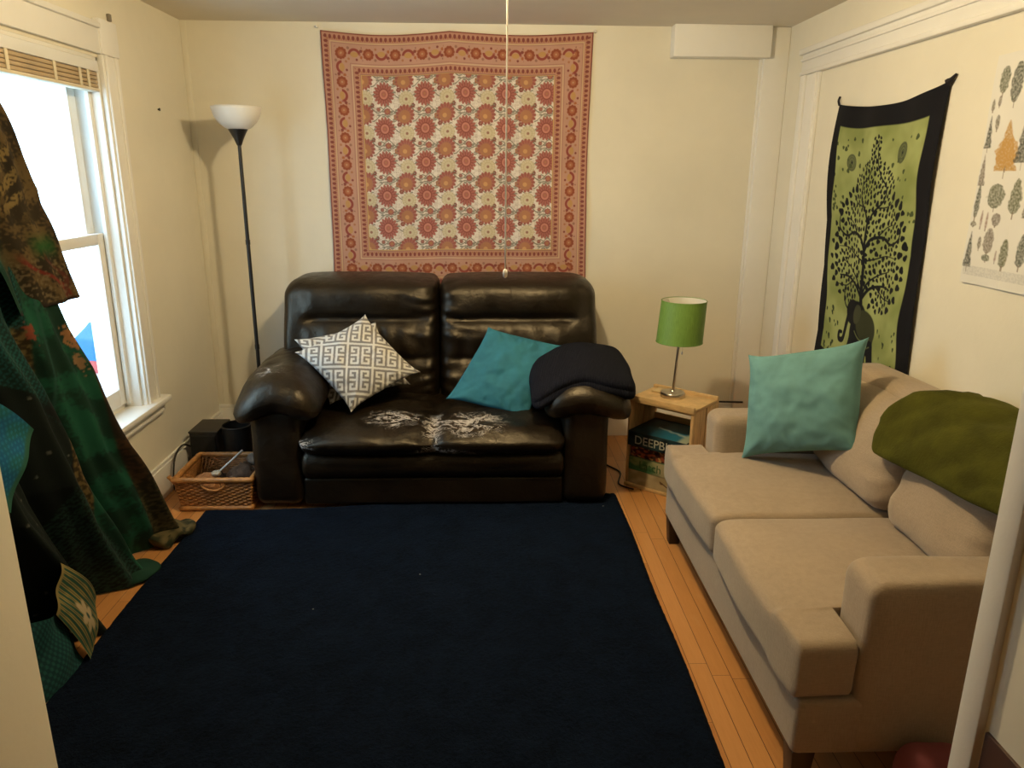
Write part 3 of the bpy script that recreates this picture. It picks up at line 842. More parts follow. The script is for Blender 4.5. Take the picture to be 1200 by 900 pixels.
g3 = game_box('dark red game box between the green and the blue boxes', .1605, .222, .024, CWd - .018, .006, CDp - .016, m_card4, art_red)
g4 = game_box('dark blue game box with white title on top of the crate stack', .2225, .296, -.002 + .020, CWd - .016, -.018, CDp - .016, m_card, art_blue, art_sea)
def lettering(txt, x, z, h, y, mat, parent):
    cu = bpy.data.curves.new('lettering', 'FONT'); cu.body = txt; cu.size = h * 1.42; cu.extrude = .0006
    ob = bpy.data.objects.new('lettering_tmp', cu); COL.objects.link(ob)
    dg = bpy.context.evaluated_depsgraph_get(); me = bpy.data.meshes.new_from_object(ob.evaluated_get(dg))
    V = np.array([v.co[:] for v in me.vertices]); F = [list(p.vertices) for p in me.polygons]
    bpy.data.objects.remove(ob); bpy.data.curves.remove(cu); bpy.data.meshes.remove(me)
    W = np.array([cw((x + v[0], y - v[2], z + v[1])) for v in V])
    obj('lettering', W, F, mat, parent, smooth=False)
m_ltr = M('pale_lettering', (.50, .50, .42), .6); m_ltr2 = M('green_lettering', (.03, .10, .03), .6)
lettering('DEEP', .055, .238, .042, -.0205, m_ltr, g4); lettering('BLUE', .188, .238, .042, -.0205, m_ltr, g4)
lettering('Latch', .075, .106, .040, .0, m_ltr2, g2)

lc = Vector((.903, 3.462, CHt - .014))
TL = thing('table_lamp', lc, 'small table lamp with green drum shade standing on the crate', 'lamp')
m_chr = M('brushed_nickel', (.55, .50, .43), .28, 1.0, var=.08)
obj('base', *lathe([(0, 0), (.058, 0), (.060, .004), (.060, .018), (.056, .024), (.012, .028), (.008, .034), (0, .034)], lc, 40), m_chr, TL, auto=40)
tilt = .055
def tl(V):
    V = np.array(V, float); V[:, 0] += (V[:, 2] - lc.z) * tilt; return V
V, F = lathe([(.0062, .03), (.0062, .30), (.010, .302), (.013, .31), (.013, .345), (.004, .35)], lc, 16); obj('stem', tl(V), F, m_chr, TL, auto=40)
m_shade, nt, b = newmat('green_shade_fabric')
v = coords(nt, (1, 1, .1)); f1 = noise_out(nt, v, 300, 2)
nt.links.new(ramp(nt, f1, [(.3, (.13, .25, .04)), (.7, (.18, .32, .06))]), b.inputs['Base Color']); b.inputs['Roughness'].default_value = .55
bump(nt, b, f1, .2, .001)
m_lin = M('white_shade_lining', (.75, .73, .66), .8)
s0, s1 = .272, .470
V, F = lathe([(.109, s0), (.1055, s1)], lc, 56, cap=False); sh = obj('lamp_shade', tl(V), F, m_shade, TL)
V, F = lathe([(.1075, s0 + .001), (.104, s1 - .001)], lc, 56, cap=False); obj('shade_lining', tl(V), [f[::-1] for f in F], m_lin, sh)
for (rr, zz) in ((.109, s0), (.1055, s1)):
    V, F = tube([(lc.x + rr * math.cos(a), lc.y + rr * math.sin(a), lc.z + zz) for a in np.linspace(0, 2 * PI, 49)[:-1]], .0018, 6, closed=True); obj('shade_rim', tl(V), F, m_shade, sh)
sp = MB()
for a in (0, 2 * PI / 3, 4 * PI / 3):
    V, F = tube([(lc.x, lc.y, lc.z + .345), (lc.x + .104 * math.cos(a), lc.y + .104 * math.sin(a), lc.z + s1 - .012)], .0016, 6); sp.add(tl(V), F)
sp.build('shade_spider', m_chr, TL)
V, F = lathe([(.0, .345), (.012, .35), (.022, .375), (.026, .40), (.018, .425), (0, .43)], lc, 20); obj('bulb', tl(V), F, m_lin, TL)
pc = MB()
V, F = tube([(lc.x + .014, lc.y - .012, lc.z + .32), (lc.x + .017, lc.y - .015, lc.z + .225)], .0009, 5); pc.add(tl(V), F)
V, F = lathe([(.001, .229), (.0042, .223), (.0042, .215), (.001, .211)], (lc.x + .017, lc.y - .015, lc.z), 10); pc.add(tl(V), F)
pc.build('pull_chain', m_chr, TL)
PB = obj('paperback', *cbox((.035, .155, CHt - .0135), (.16, .235, CHt - .005), .002), M('pale_paper', (.62, .47, .25), .7), loc=cw((.1, .2, CHt - .013)))
tag(PB, 'thin pale booklet lying on the crate behind the table lamp', 'booklet')

# ------------------------------------------------------------------ wicker basket
WB = thing('wicker_basket', (-1.235, 3.33, 0), 'honey brown wicker basket full of odds and ends beside the loveseat', 'basket')
m_wick = M('wicker', (.34, .145, .040), .5, var=.35, vscale=40, bs=120, bstr=.3)
m_wick2 = M('wicker_rim', (.40, .18, .050), .45, var=.3, vscale=30, bs=160, bstr=.5)
bx0, bx1, by0, by1, bh = -1.405, -1.072, 3.178, 3.49, .150
def peri(t, inset=0.0, fl=0.0):
    """point on the basket outline, t in metres along it"""
    a0, a1, b0, b1 = bx0 + inset - fl, bx1 - inset + fl, by0 + inset - fl, by1 - inset + fl
    L = [a1 - a0, b1 - b0, a1 - a0, b1 - b0]; t = t % sum(L)
    if t < L[0]: return a0 + t, b0
    t -= L[0]
    if t < L[1]: return a1, b0 + t
    t -= L[1]
    if t < L[2]: return a1 - t, b1
    t -= L[2]; return a0, b1 - t
Lp = 2 * (bx1 - bx0 + by1 - by0); ns = 64
wv = MB()
nrow = 16
for r in range(nrow):
    z = .014 + r * (bh - .022) / (nrow - 1); fl = -.012 + .016 * r / nrow
    pts = []; K = ns * 6
    for k in range(K):
        t = Lp * k / K; x, y = peri(t, 0, fl)
        off = 0.0038 * math.sin(PI * ns * k / K + r * PI)
        x2, y2 = peri(t, .02, fl); d = Vector((x - x2, y - y2, 0)); d = d.normalized() if d.length else Vector((0, -1, 0))
        pts.append((x + d.x * off, y + d.y * off, z, t))
    # leave the hand hole in the front
    hole = lambda p: r >= nrow - 5 and r < nrow - 1 and abs(p[0] - (bx0 + bx1) / 2) < (.048 - .007 * max(0, nrow - 3 - r)) and p[1] < by0 + .03
    runs = []; cur = []
    for p in pts + pts[:1]:
        if hole(p):
            if len(cur) > 1: runs.append(cur)
            cur = []
        else: cur.append(p[:3])
    if len(cur) > 1: runs.append(cur)
    for q in runs: wv.add(*tube(q, .0043, 6))
for k in range(ns):
    x, y = peri(Lp * k / ns, 0, -.012); xt, yt = peri(Lp * k / ns, 0, .004)
    if abs(x - (bx0 + bx1) / 2) < .04 and y < by0 + .03: zt = bh - .06
    else: zt = bh
    wv.add(*tube([(x, y, .008), (x + (xt - x) * zt / bh, y + (yt - y) * zt / bh, zt)], .0032, 6))
wv.build('woven_side', m_wick, WB, auto=None)
def rimpts(fl, z, wob=0.0, n=120):
    out = []
    for k in range(n):
        x, y = peri(Lp * k / n, 0, fl); out.append((x, y, z + wob * math.sin(k * 2.1)))
    return out
obj('rim', *tube(rimpts(.006, bh + .006, .001), .0125, 10, closed=True), m_wick2, WB)
obj('base_rim', *tube(rimpts(-.008, .013, .001), .0115, 10, closed=True), m_wick2, WB)
MB().box((bx0 + .012, by0 + .012, .004), (bx1 - .012, by1 - .012, .012), .002).build('bottom', m_wick, WB)
xm = (bx0 + bx1) / 2
obj('handle', *tube([(xm - .056, by0 - .004, bh - .002), (xm - .046, by0 - .004, bh - .030), (xm - .02, by0 - .006, bh - .044), (xm + .02, by0 - .006, bh - .044), (xm + .046, by0 - .004, bh - .030), (xm + .056, by0 - .004, bh - .002)], .0062, 8), m_wick2, WB)
obj('corner_post', *tube([(bx0 - .008, by0 + .01, bh - .01), (bx0 - .030, by0 + .004, bh + .022)], .010, 8), m_wick2, WB)
# things in the basket
def blob(name, c, r, col, label, cat, amp=.15, s=22, rough=.9, group=None):
    bm = bmesh.new(); bmesh.ops.create_icosphere(bm, subdivisions=4, radius=1)
    V, F = dump(bm); n = nz(V, s * .1, c[0] * 9)
    V = V * (1 + amp * n[:, None] + amp * .5 * nz(V, s * .25, c[1])[:, None]) * np.array(r) + np.array(c)
    o = obj(name, V, F, M(name + '_stuff', col, rough, var=.35, vscale=25, bs=90, bstr=.6, bdist=.01), loc=c); return tag(o, label, cat, group)
blob('yarn_ball', (-1.30, 3.275, .085), (.068, .058, .064), (.34, .15, .055), 'rust brown yarn ball at the front of the basket', 'yarn')
blob('dust_cloth', (-1.16, 3.36, .085), (.07, .09, .07), (.10, .055, .03), 'dark brown crumpled cloth on the right in the basket', 'cloth', .25)
blob('sponge', (-1.135, 3.445, .150), (.030, .028, .030), (.22, .18, .14), 'grey scrunched ball at the rear of the basket', 'ball', .2)
blob('cotton_wad', (-1.255, 3.275, .148), (.022, .02, .014), (.50, .44, .34), 'pale wad beside the white stick in the basket', 'wad', .2)
blob('rag', (-1.315, 3.415, .058), (.055, .045, .042), (.06, .035, .02), 'blackish brown rag deep inside the basket', 'cloth', .25)
stk = obj('white_stick', *tube([(-1.245, 3.29, .152), (-1.21, 3.35, .178), (-1.172, 3.41, .208)], [.0045, .005, .006], 10), M('white_plastic', (.75, .72, .66), .4), loc=(-1.21, 3.35, .15))
tag(stk, 'thin white stick poking out of the wicker basket', 'stick')

# black things behind the basket
SP = thing('speaker_box', (-1.43, 3.70, 0), 'small black box standing behind the wicker basket', 'box')
obj('cabinet', *softbox((-1.497, 3.60, 0), (-1.355, 3.80, .232), .012, (4, 4, 4)), M('black_plastic', (.010, .009, .009), .6), SP)
obj('grille', *softbox((-1.487, 3.592, .02), (-1.365, 3.602, .215), .004, (4, 2, 4)), M('black_cloth', (.006, .006, .006), .95), SP)
obj('top_lip', *softbox((-1.499, 3.598, .226), (-1.353, 3.802, .238), .005, (3, 3, 2)), M('black_trim', (.02, .017, .014), .5), SP)
BN = thing('waste_bin', (-1.275, 3.66, 0), 'black round bin behind the wicker basket next to the loveseat', 'bin')
m_bin = M('black_bin', (.012, .011, .010), .5)
obj('bin_body', *lathe([(0, 0), (.062, 0), (.072, .25), (.069, .25), (.06, .01), (0, .01)], (-1.275, 3.66, 0), 36), m_bin, BN, auto=40)
obj('bin_rim', *tube([(-1.275 + .072 * math.cos(a), 3.66 + .072 * math.sin(a), .252) for a in np.linspace(0, 2 * PI, 41)[:-1]], .005, 8, closed=True), m_bin, BN)
def bez(pts, n=40):
    P = np.array(pts, float); t = np.linspace(0, len(P) - 1, n); out = []
    for s in t:
        i = min(int(s), len(P) - 2); f_ = s - i
        p0, p1, p2, p3 = P[max(i - 1, 0)], P[i], P[i + 1], P[min(i + 2, len(P) - 1)]
        out.append(.5 * ((2 * p1) + (-p0 + p2) * f_ + (2 * p0 - 5 * p1 + 4 * p2 - p3) * f_ ** 2 + (-p0 + 3 * p1 - 3 * p2 + p3) * f_ ** 3))
    return [tuple(x) for x in out]
m_cable = M('black_cable', (.012, .010, .009), .5)
o = obj('power_cable', *tube(bez([(-1.506, 3.63, .15), (-1.507, 3.54, .19), (-1.505, 3.44, .17), (-1.507, 3.40, .09), (-1.505, 3.40, .006), (-1.49, 3.50, .005), (-1.44, 3.57, .006)]), .0045, 8), m_cable, loc=(-1.49, 3.5, 0))
tag(o, 'black cable looping out beside the left baseboard behind the basket', 'cable')
o = obj('power_cable', *tube(bez([(.55, 3.98, .005), (.63, 3.72, .005), (.69, 3.60, .005), (.66, 3.45, .005), (.72, 3.38, .005)]), .004, 8), m_cable, loc=(.64, 3.7, 0))
tag(o, 'thin dark cable lying on the floor between the loveseat and the crate', 'cable')
o = obj('power_cable', *tube(bez([(.62, 4.155, .30), (.80, 4.160, .295), (.86, 4.165, .22), (1.10, 4.172, .212), (1.30, 4.172, .210), (1.50, 4.145, .213)]), .0055, 8), m_cable, loc=(1.1, 4.17, .2))
tag(o, 'dark cable running along the top of the back baseboard behind the beige sofa', 'cable')

# ------------------------------------------------------------------ printed designs
def flower(dx, dy, R, n, depth, ph=0.0, soft=.0018):
    r = np.hypot(dx, dy); th = np.arctan2(dy, dx)
    return ss(soft, -soft, r - R * (1 - depth + depth * np.abs(np.cos(n * th / 2 + ph)) ** .7)), r, th
def floral(W, H, nx, ny):
    x, y = np.meshgrid(np.linspace(0, W, nx), np.linspace(0, H, ny))
    cream, red, dred, org, tan_, pale, gr, brn = (L3(.80, .74, .68), L3(.40, .150, .125), L3(.25, .075, .065), L3(.43, .20, .11), L3(.54, .315, .25), L3(.66, .58, .42), L3(.24, .23, .19), L3(.34, .18, .14))
    C = np.broadcast_to(cream, x.shape + (3,)).copy()
    px, pz = .2128, .1733; ox, oz = .308, .288
    def cell(cx, cy):
        dx = (x - ox - cx + px / 2) % px - px / 2; dy = (y - oz - cy + pz / 2) % pz - pz / 2; return dx, dy
    # lace of small specks and vines
    sp = ss(.15, .55, np.sin(x * 430 + 3.2 * np.sin(y * 197 + 1)) * np.sin(y * 410 + 3.0 * np.sin(x * 173 + 2)))
    C = blend(sp * .75, C, L3(.40, .29, .23))
    for k, (ax, ay, L) in enumerate(((.02, -.055, 1), (.09, .07, -1), (-.06, .075, 1), (.055, .0, 1), (.165, -.005, -1), (.06, -.09, -1))):
        dx, dy = cell(ax, ay)
        w = np.abs(dy - L * .018 * np.sin(dx * 2 * PI / .11)); C = blend(ss(.0042, .0018, w) * (np.abs(dx) < .085), C, gr)
        for q in (-.05, -.025, .0, .03, .055):
            lx, ly = dx - q, dy - L * (.018 * math.sin(q * 2 * PI / .11) + (.010 if int(q * 1000) % 2 else -.010))
            C = blend(ss(1.15, .85, np.hypot(lx / .009, ly / .0048)) * .9, C, gr)
    for (cx, cy, R, n, col, mid) in ((.016, -.088, .0175, 8, red, org), (.078, -.022, .013, 6, dred, brn), (.064, -.060, .017, 5, org, gr), (.150, .055, .012, 6, dred, gr), (-.03, .075, .011, 6, brn, red)):
        dx, dy = cell(cx, cy); m, r, th = flower(dx, dy, R, n, .25); C = blend(m, C, col); C = blend(ss(R * .5, R * .35, r), C, mid)
        C = blend(ss(.0022, .0008, np.abs(r - R * .8)) * m * .7, C, dred)
    dx, dy = cell(.117, .024)                                       # pale round flower
    m, r, th = flower(dx, dy, .0395, 14, .12); C = blend(m, C, pale)
    C = blend(ss(.003, .001, np.abs(r - .037)) * m * .6, C, L3(.44, .36, .20)); C = blend(ss(.0028, .001, np.abs(r - .022)) * m * .45, C, L3(.44, .36, .20))
    C = blend(ss(.35, .9, np.cos(14 * th)) * m * (r < .034) * (r > .012) * .35, C, L3(.44, .36, .20)); C = blend(ss(.0085, .0065, r), C, brn)
    dx, dy = cell(.109, -.070)                                      # fan flower with orange heart
    m, r, th = flower(dx, dy * .92, .050, 15, .22); C = blend(m, C, red); C = blend(ss(-.2, .6, np.cos(15 * th)) * m * .45, C, dred)
    C = blend(ss(.036, .030, np.hypot(dx + .004, dy - .008)), C, org); C = blend(ss(.003, .001, np.abs(r - .027)) * .5, C, brn)
    C = blend(ss(.013, .010, np.hypot(dx + .006, dy - .012)), C, L3(.60, .34, .16))
    dx, dy = cell(0, 0)                                             # spiky red flower
    m, r, th = flower(dx, dy * .90, .0555, 17, .27); C = blend(m, C, red); C = blend(ss(.2, .8, -np.cos(17 * th)) * m * (r > .024) * .75, C, dred)
    C = blend(ss(.026, .023, r), C, L3(.56, .24, .19)); C = blend(ss(.0035, .0015, np.abs(r - .024)), C, dred); C = blend(ss(.014, .012, r), C, red); C = blend(ss(.006, .004, r), C, org)
    # borders
    d = np.minimum(np.minimum(x, W - x), np.minimum(y, H - y))
    horiz = np.minimum(y, H - y) < np.minimum(x, W - x); t = np.where(horiz, x, y)
    C = blend((d < .200) * 1.0, C, tan_)
    def band(a, b, period, R):
        nonlocal C
        mid = (a + b) / 2; inb = ((d > a) & (d < b)) * 1.0
        C = blend(inb * .55, C, L3(.50, .24, .16))
        dt = (t + period / 2) % period - period / 2
        C = blend(inb * ss(1.15, .85, np.hypot(dt / R, (d - mid) / (R * 1.5))), C, dred)
        dt = (t) % period - period / 2
        C = blend(inb * ss(1.2, .8, np.hypot(dt / (R * .6), (d - mid - .008) / (R * .7))), C, org)
    band(.006, .043, .0235, .0075); band(.158, .192, .0235, .0072)
    for (a, b, c) in ((0, .006, dred), (.044, .048, L3(.62, .46, .28)), (.050, .053, brn), (.142, .146, brn), (.149, .154, L3(.66, .48, .33)), (.156, .159, brn), (.193, .196, brn), (.196, .2, L3(.60, .40, .18))):
        C = blend(((d >= a) & (d < b)) * 1.0, C, c)
    inb = ((d > .053) & (d < .142)) * 1.0; mid = .097; P1 = .138
    sgn = np.where(np.floor((t + .069) / P1) % 2 == 0, 1, -1)
    dt = (t - .10 + P1 / 2) % P1 - P1 / 2
    m, r, th = flower(dt, d - mid, .029, 10, .15); C = blend(m * inb, C, L3(.30, .085, .045)); C = blend(ss(.017, .013, r) * inb, C, L3(.42, .16, .09)); C = blend(ss(.006, .004, r) * inb, C, L3(.55, .30, .18))
    d2 = (t - .10 - .066 + P1 / 2) % P1 - P1 / 2; yy = (d - mid) * sgn
    rr = np.hypot(d2, yy + .006)
    C = blend(ss(.008, .005, np.abs(rr - .026)) * (yy > -.004) * inb, C, L3(.30, .075, .06))
    C = blend(ss(1.15, .85, np.hypot(d2 / .020, (yy + .004) / .013)) * inb, C, L3(.53, .31, .13))
    for (q, w, R, c) in ((.100, .014, .008, dred), (.103, -.016, .008, L3(.42, .15, .07)), (.094, -.004, .005, red), (.105, .030, .005, brn), (.035, .026, .007, brn), (.037, -.026, .006, org), (.078, -.028, .006, dred)):
        d3 = (t - .10 - q + P1 / 2) % P1 - P1 / 2; C = blend(ss(1.2, .8, np.hypot(d3 / R, (yy - w) / R)) * inb, C, c)
    return C * np.array([.92, .90, .86])
m_tap = printed('printed_cotton', .95, 0, 420, .2, .08)
TW, THh = 1.395, 1.300
nx, ny = 620, 560
u, v = np.meshgrid(np.linspace(0, 1, nx), np.linspace(0, 1, ny))
X = -.840 + u * TW; Zt = 2.190 + .007 * u
sag = -.022 * np.sin(np.clip(u / .47, 0, 1) * PI) * (u < .47) - .017 * np.sin(np.clip((u - .47) / .53, 0, 1) * PI) * (u >= .47)
Z = Zt + sag * (1 - .9 * v) - v * THh
X = X + .012 * np.sin(v * PI) * (np.exp(-u / .08) * .6 - np.exp(-(1 - u) / .08))
Yt = YB - .014 - .007 * np.sin(u * 23 + v * 2.5) * (.3 + .7 * v) - .004 * np.sin(v * 13 + u * 5) - .004 * np.sin(u * 47 - v * 3) * v
FT = sheet('wall_tapestry', np.stack([X, Yt, Z], -1), m_tap, loc=(-.14, YB, 1.5), col=floral(TW, THh, nx, ny))
tag(FT, 'large red and cream floral tapestry pinned to the back wall', 'tapestry')
m_pin = M('white_pin', (.85, .82, .75), .35)
for (x, z) in ((-.857, 2.205), (.562, 2.199)):
    o = obj('push_pin', *(lambda V, F: (np.stack([V[:, 0] + x, YB - (V[:, 2]), V[:, 1] + z], -1), F))(*lathe([(0, .0), (.0015, 0), (.0015, .008), (.006, .008), (.0045, .013), (.0045, .020), (.006, .023), (0, .024)], (0, 0, 0), 14)), m_pin, loc=(x, YB, z))
    tag(o, 'white push pin at the %s of the floral tapestry' % ('top left corner' if x < 0 else 'top right corner'), 'pin', 'push pins of the floral tapestry')
o = obj('nail', *(lambda V, F: (np.stack([XL + V[:, 2], V[:, 0] + 3.80, V[:, 1] + 1.775], -1), F))(*lathe([(0, 0), (.003, 0), (.003, .006), (.007, .007), (.007, .010), (0, .011)], (0, 0, 0), 12)), m_blk, loc=(XL, 3.8, 1.775))
tag(o, 'small dark nail in the left wall between the window and the corner', 'nail')
o = obj('wall_hook', *(lambda V, F: (V, F))(*softbox((XL, 3.395, 2.083), (XL + .014, 3.413, 2.112), .003, (3, 3, 3))), M('grey_hook', (.22, .19, .15), .5), loc=(XL, 3.4, 2.09))
tag(o, 'small grey hook on the left wall above the window corner', 'hook')

# elephant and tree hanging
def tree_print(W, H, nx, ny):
    x, y = np.meshgrid(np.linspace(0, W, nx), np.linspace(0, H, ny))
    g1, g2, k = L3(.22, .26, .085), L3(.34, .38, .15), L3(.006, .007, .010)
    P = np.stack([x.ravel(), y.ravel(), 0 * x.ravel()], -1)
    n1 = nz(P, 7, 1).reshape(x.shape); n2 = nz(P, 24, 4).reshape(x.shape)
    C = blend(ss(-.6, .6, n1 + .3 * n2), g1, g2)
    rng = random.Random(5)
    def stroke(pts, w0, w1, col=k):
        nonlocal C
        pts = np.array(bez(pts, 26)); n = len(pts)
        lo = pts.min(0) - w0 - .01; hi = pts.max(0) + w0 + .01
        i0, i1 = np.searchsorted(x[0], [lo[0], hi[0]]); j0, j1 = np.searchsorted(y[:, 0], [lo[1], hi[1]])
        if i1 <= i0 or j1 <= j0: return
        xs, ys = x[j0:j1, i0:i1], y[j0:j1, i0:i1]; m = np.zeros(xs.shape)
        for q in range(n - 1):
            a, b = pts[q], pts[q + 1]; d = b - a; L2 = (d ** 2).sum() + 1e-12
            s = np.clip(((xs - a[0]) * d[0] + (ys - a[1]) * d[1]) / L2, 0, 1)
            r = np.hypot(xs - a[0] - s * d[0], ys - a[1] - s * d[1]); w = w0 + (w1 - w0) * q / (n - 1)
            m = np.maximum(m, ss(w + .0014, w - .0014, r))
        C[j0:j1, i0:i1] = blend(m, C[j0:j1, i0:i1], col)
    def leaf(cx, cy, R, a, col=k, fat=.75):
        nonlocal C
        i0, i1 = np.searchsorted(x[0], [cx - R * 2, cx + R * 2]); j0, j1 = np.searchsorted(y[:, 0], [cy - R * 2, cy + R * 2])
        if i1 <= i0 or j1 <= j0: return
        dx, dy = x[j0:j1, i0:i1] - cx, y[j0:j1, i0:i1] - cy
        p = dx * math.cos(a) + dy * math.sin(a); q = -dx * math.sin(a) + dy * math.cos(a)
        w = R * fat * np.sqrt(np.clip(1 - (p / R) ** 2, 0, 1)) * (1 - .45 * p / R) + R * .25 * ss(1.5, 1, p / R) * (p > R * .6) * .5
        m = ss(.0015, -.0015, np.abs(q) - w) * (np.abs(p) < R * 1.02)
        C[j0:j1, i0:i1] = blend(m, C[j0:j1, i0:i1], col)
    cx = .49 * W
    H2 = H * .952
    def Q(u_, v_): return (u_ * W, v_ * H2)
    # trunk and boughs
    stroke([Q(.49, .76), Q(.485, .68), Q(.495, .58), Q(.49, .48), Q(.50, .40)], .0135, .006)
    for s in (-1, 1):
        stroke([Q(.488, .70), Q(.488 + s * .07, .655), Q(.488 + s * .17, .640), Q(.488 + s * .27, .650)], .0085, .003)
        stroke([Q(.488, .69), Q(.488 + s * .05, .635), Q(.488 + s * .14, .60), Q(.488 + s * .24, .585)], .006, .002)
        stroke([Q(.488 + s * .12, .648), Q(.488 + s * .20, .68), Q(.488 + s * .30, .69)], .004, .0015)
        stroke([Q(.492, .52), Q(.492 + s * .05, .475), Q(.492 + s * .15, .465), Q(.492 + s * .24, .490), Q(.492 + s * .32, .470), Q(.492 + s * .33, .42)], .0085, .003)
        stroke([Q(.492 + s * .10, .466), Q(.492 + s * .18, .43), Q(.492 + s * .26, .42)], .004, .0015)
        stroke([Q(.50, .42), Q(.50 + s * .04, .375), Q(.50 + s * .11, .335), Q(.50 + s * .12, .29), Q(.50 + s * .05, .245), Q(.50 + s * .02, .20), Q(.50 + s * .012, .12)], .006, .0018)
        stroke([Q(.49, .56), Q(.49 + s * .09, .545), Q(.49 + s * .2, .53), Q(.49 + s * .3, .54)], .004, .0015)
        stroke([Q(.50 + s * .07, .36), Q(.50 + s * .16, .355), Q(.50 + s * .22, .33)], .0035, .0015)
    hwv = lambda v_: np.interp(v_, [.11, .19, .22, .27, .33, .37, .42, .50, .60, .66, .71, .745], [.030, .042, .12, .19, .26, .325, .365, .38, .38, .365, .31, .20])
    pts = []
    tries = 0
    while tries < 16000 and len(pts) < 560:
        tries += 1
        v_ = rng.uniform(.105, .735); h = hwv(v_); u_ = .495 + rng.uniform(-h, h)
        px, py = u_ * W, v_ * H2
        if v_ > .66 and abs(u_ - .49) < .07: continue
        r = rng.uniform(.0085, .0145)
        rim_ = abs(u_ - .495) / h
        if rim_ > .8 and v_ > .3: r *= 1.45
        if v_ < .3: r *= .8
        if all((px - a) ** 2 + (py - b) ** 2 > (1.0 * (r + c)) ** 2 for a, b, c in pts):
            pts.append((px, py, r)); leaf(px, py, r, math.atan2(py - H * .5, px - cx) + rng.uniform(-.9, .9))
    # sun and moon discs, stars and sprigs
    for (u_, v_, R) in ((.235, .200, .036), (.715, .165, .040)):
        r = np.hypot(x - u_ * W, y - v_ * H)
        C = blend(ss(R + .002, R - .002, r) * .85, C, L3(.05, .06, .035))
        C = blend(ss(.0035, .001, np.abs(r - R * .72)) * .6, C, L3(.14, .17, .07)); C = blend(ss(.003, .001, np.abs(r - R * .42)) * .7, C, L3(.17, .20, .08)); C = blend(ss(.006, .004, r), C, k)
    for q in range(46):
        v_ = rng.uniform(.11, .40); s = rng.choice((-1, 1)); h = hwv(v_) + .04; u_ = .495 + s * rng.uniform(h, .42)
        leaf(u_ * W, v_ * H, rng.uniform(.004, .011), rng.uniform(0, 6), L3(.06, .08, .03), 1.0)
    for q in range(34):
        v_ = rng.uniform(.76, .95); u_ = rng.choice((rng.uniform(.10, .22), rng.uniform(.66, .88))); leaf(u_ * W, v_ * H, rng.uniform(.006, .014), rng.uniform(1.2, 1.9), L3(.03, .045, .02), .55)
    # elephant
    def ell(u_, v_, a, b, rot=0, col=k):
        nonlocal C
        dx, dy = x - u_ * W, y - v_ * H2; p = dx * math.cos(rot) + dy * math.sin(rot); q = -dx * math.sin(rot) + dy * math.cos(rot)
        C = blend(ss(1.06, .94, np.hypot(p / a, q / b)), C, col)
    ell(.520, .835, .105, .098, .25); ell(.395, .765, .070, .052, -.4); ell(.47, .775, .075, .065, .5)
    ell(.56, .80, .085, .06, .5, L3(.035, .04, .02)); ell(.46, .765, .034, .042, .3, L3(.05, .055, .03))
    stroke([Q(.35, .77), Q(.325, .82), Q(.315, .86), Q(.30, .895), Q(.255, .905), Q(.245, .88), Q(.275, .872)], .019, .007)
    stroke([Q(.345, .775), Q(.29, .755), Q(.275, .72), Q(.285, .70)], .0055, .003)
    for (u0, u1) in ((.43, .37), (.47, .45), (.56, .57), (.62, .665)):
        stroke([Q(u0, .87), Q((u0 + u1) / 2, .93), Q(u1, .985)], .027, .020)
    stroke([Q(.46, .83), Q(.53, .855), Q(.61, .84)], .003, .003, L3(.12, .14, .06)); stroke([Q(.50, .87), Q(.56, .885), Q(.62, .87)], .0025, .0025, L3(.12, .14, .06))
    # black border with an uneven inner edge
    wob = .008 * np.sin(y * 9) + .005 * np.sin(y * 23 + 1); wob2 = .006 * np.sin(x * 11)
    b = np.minimum(np.minimum(x - .058 - wob, (W - .075 - .9 * wob) - x), np.minimum(y - .085 - wob2, H - .07 - y))
    C = blend(ss(.003, -.003, b), C, L3(.006, .006, .009))
    return C
EW, EH = .80, 1.16
nx, ny = 330, 470
u, v = np.meshgrid(np.linspace(0, 1, nx), np.linspace(0, 1, ny))
y_l = 3.470 - .075 * v + .012 * np.sin(v * PI * 2); y_r = 2.655 + .01 * np.sin(v * 5)
Y = y_l + (y_r - y_l) * u
Zt = 1.800 + .012 * u - .055 * np.sin(u * PI) ** .8 * (.6 + .4 * u) 
Zb = .685 - .02 * u - .05 * np.sin(u * PI)
Z = Zt + (Zb - Zt) * v
Xw = XR - .012 - .010 * np.abs(np.sin(v * 7 + u * 3)) - .012 * np.exp(-u / .06) * np.abs(np.sin(v * 5)) - .006 * np.sin(u * 17)
ET = sheet('wall_hanging', np.stack([Xw, Y, Z], -1), m_tap, loc=(XR, 3.05, 1.25), col=tree_print(EW, EH, nx, ny))
tag(ET, 'green wall hanging with black tree and elephant print on the right wall', 'tapestry')
# corner ties of the hanging
m_tie = M('black_tie', (.012, .010, .014), .9)
t1 = MB(); t1.add(*tube(bez([(XR - .014, 3.468, 1.795), (XR - .012, 3.485, 1.815), (XR - .006, 3.487, 1.832)], 8), .005, 6)); t2 = MB(); t2.add(*tube(bez([(XR - .014, 2.66, 1.803), (XR - .012, 2.645, 1.812), (XR - .006, 2.632, 1.826)], 8), [.014, .012, .010, .008, .007, .006, .005, .004], 6))
t1.build('corner_tie', m_tie, ET); t2.build('corner_tie', m_tie, ET)

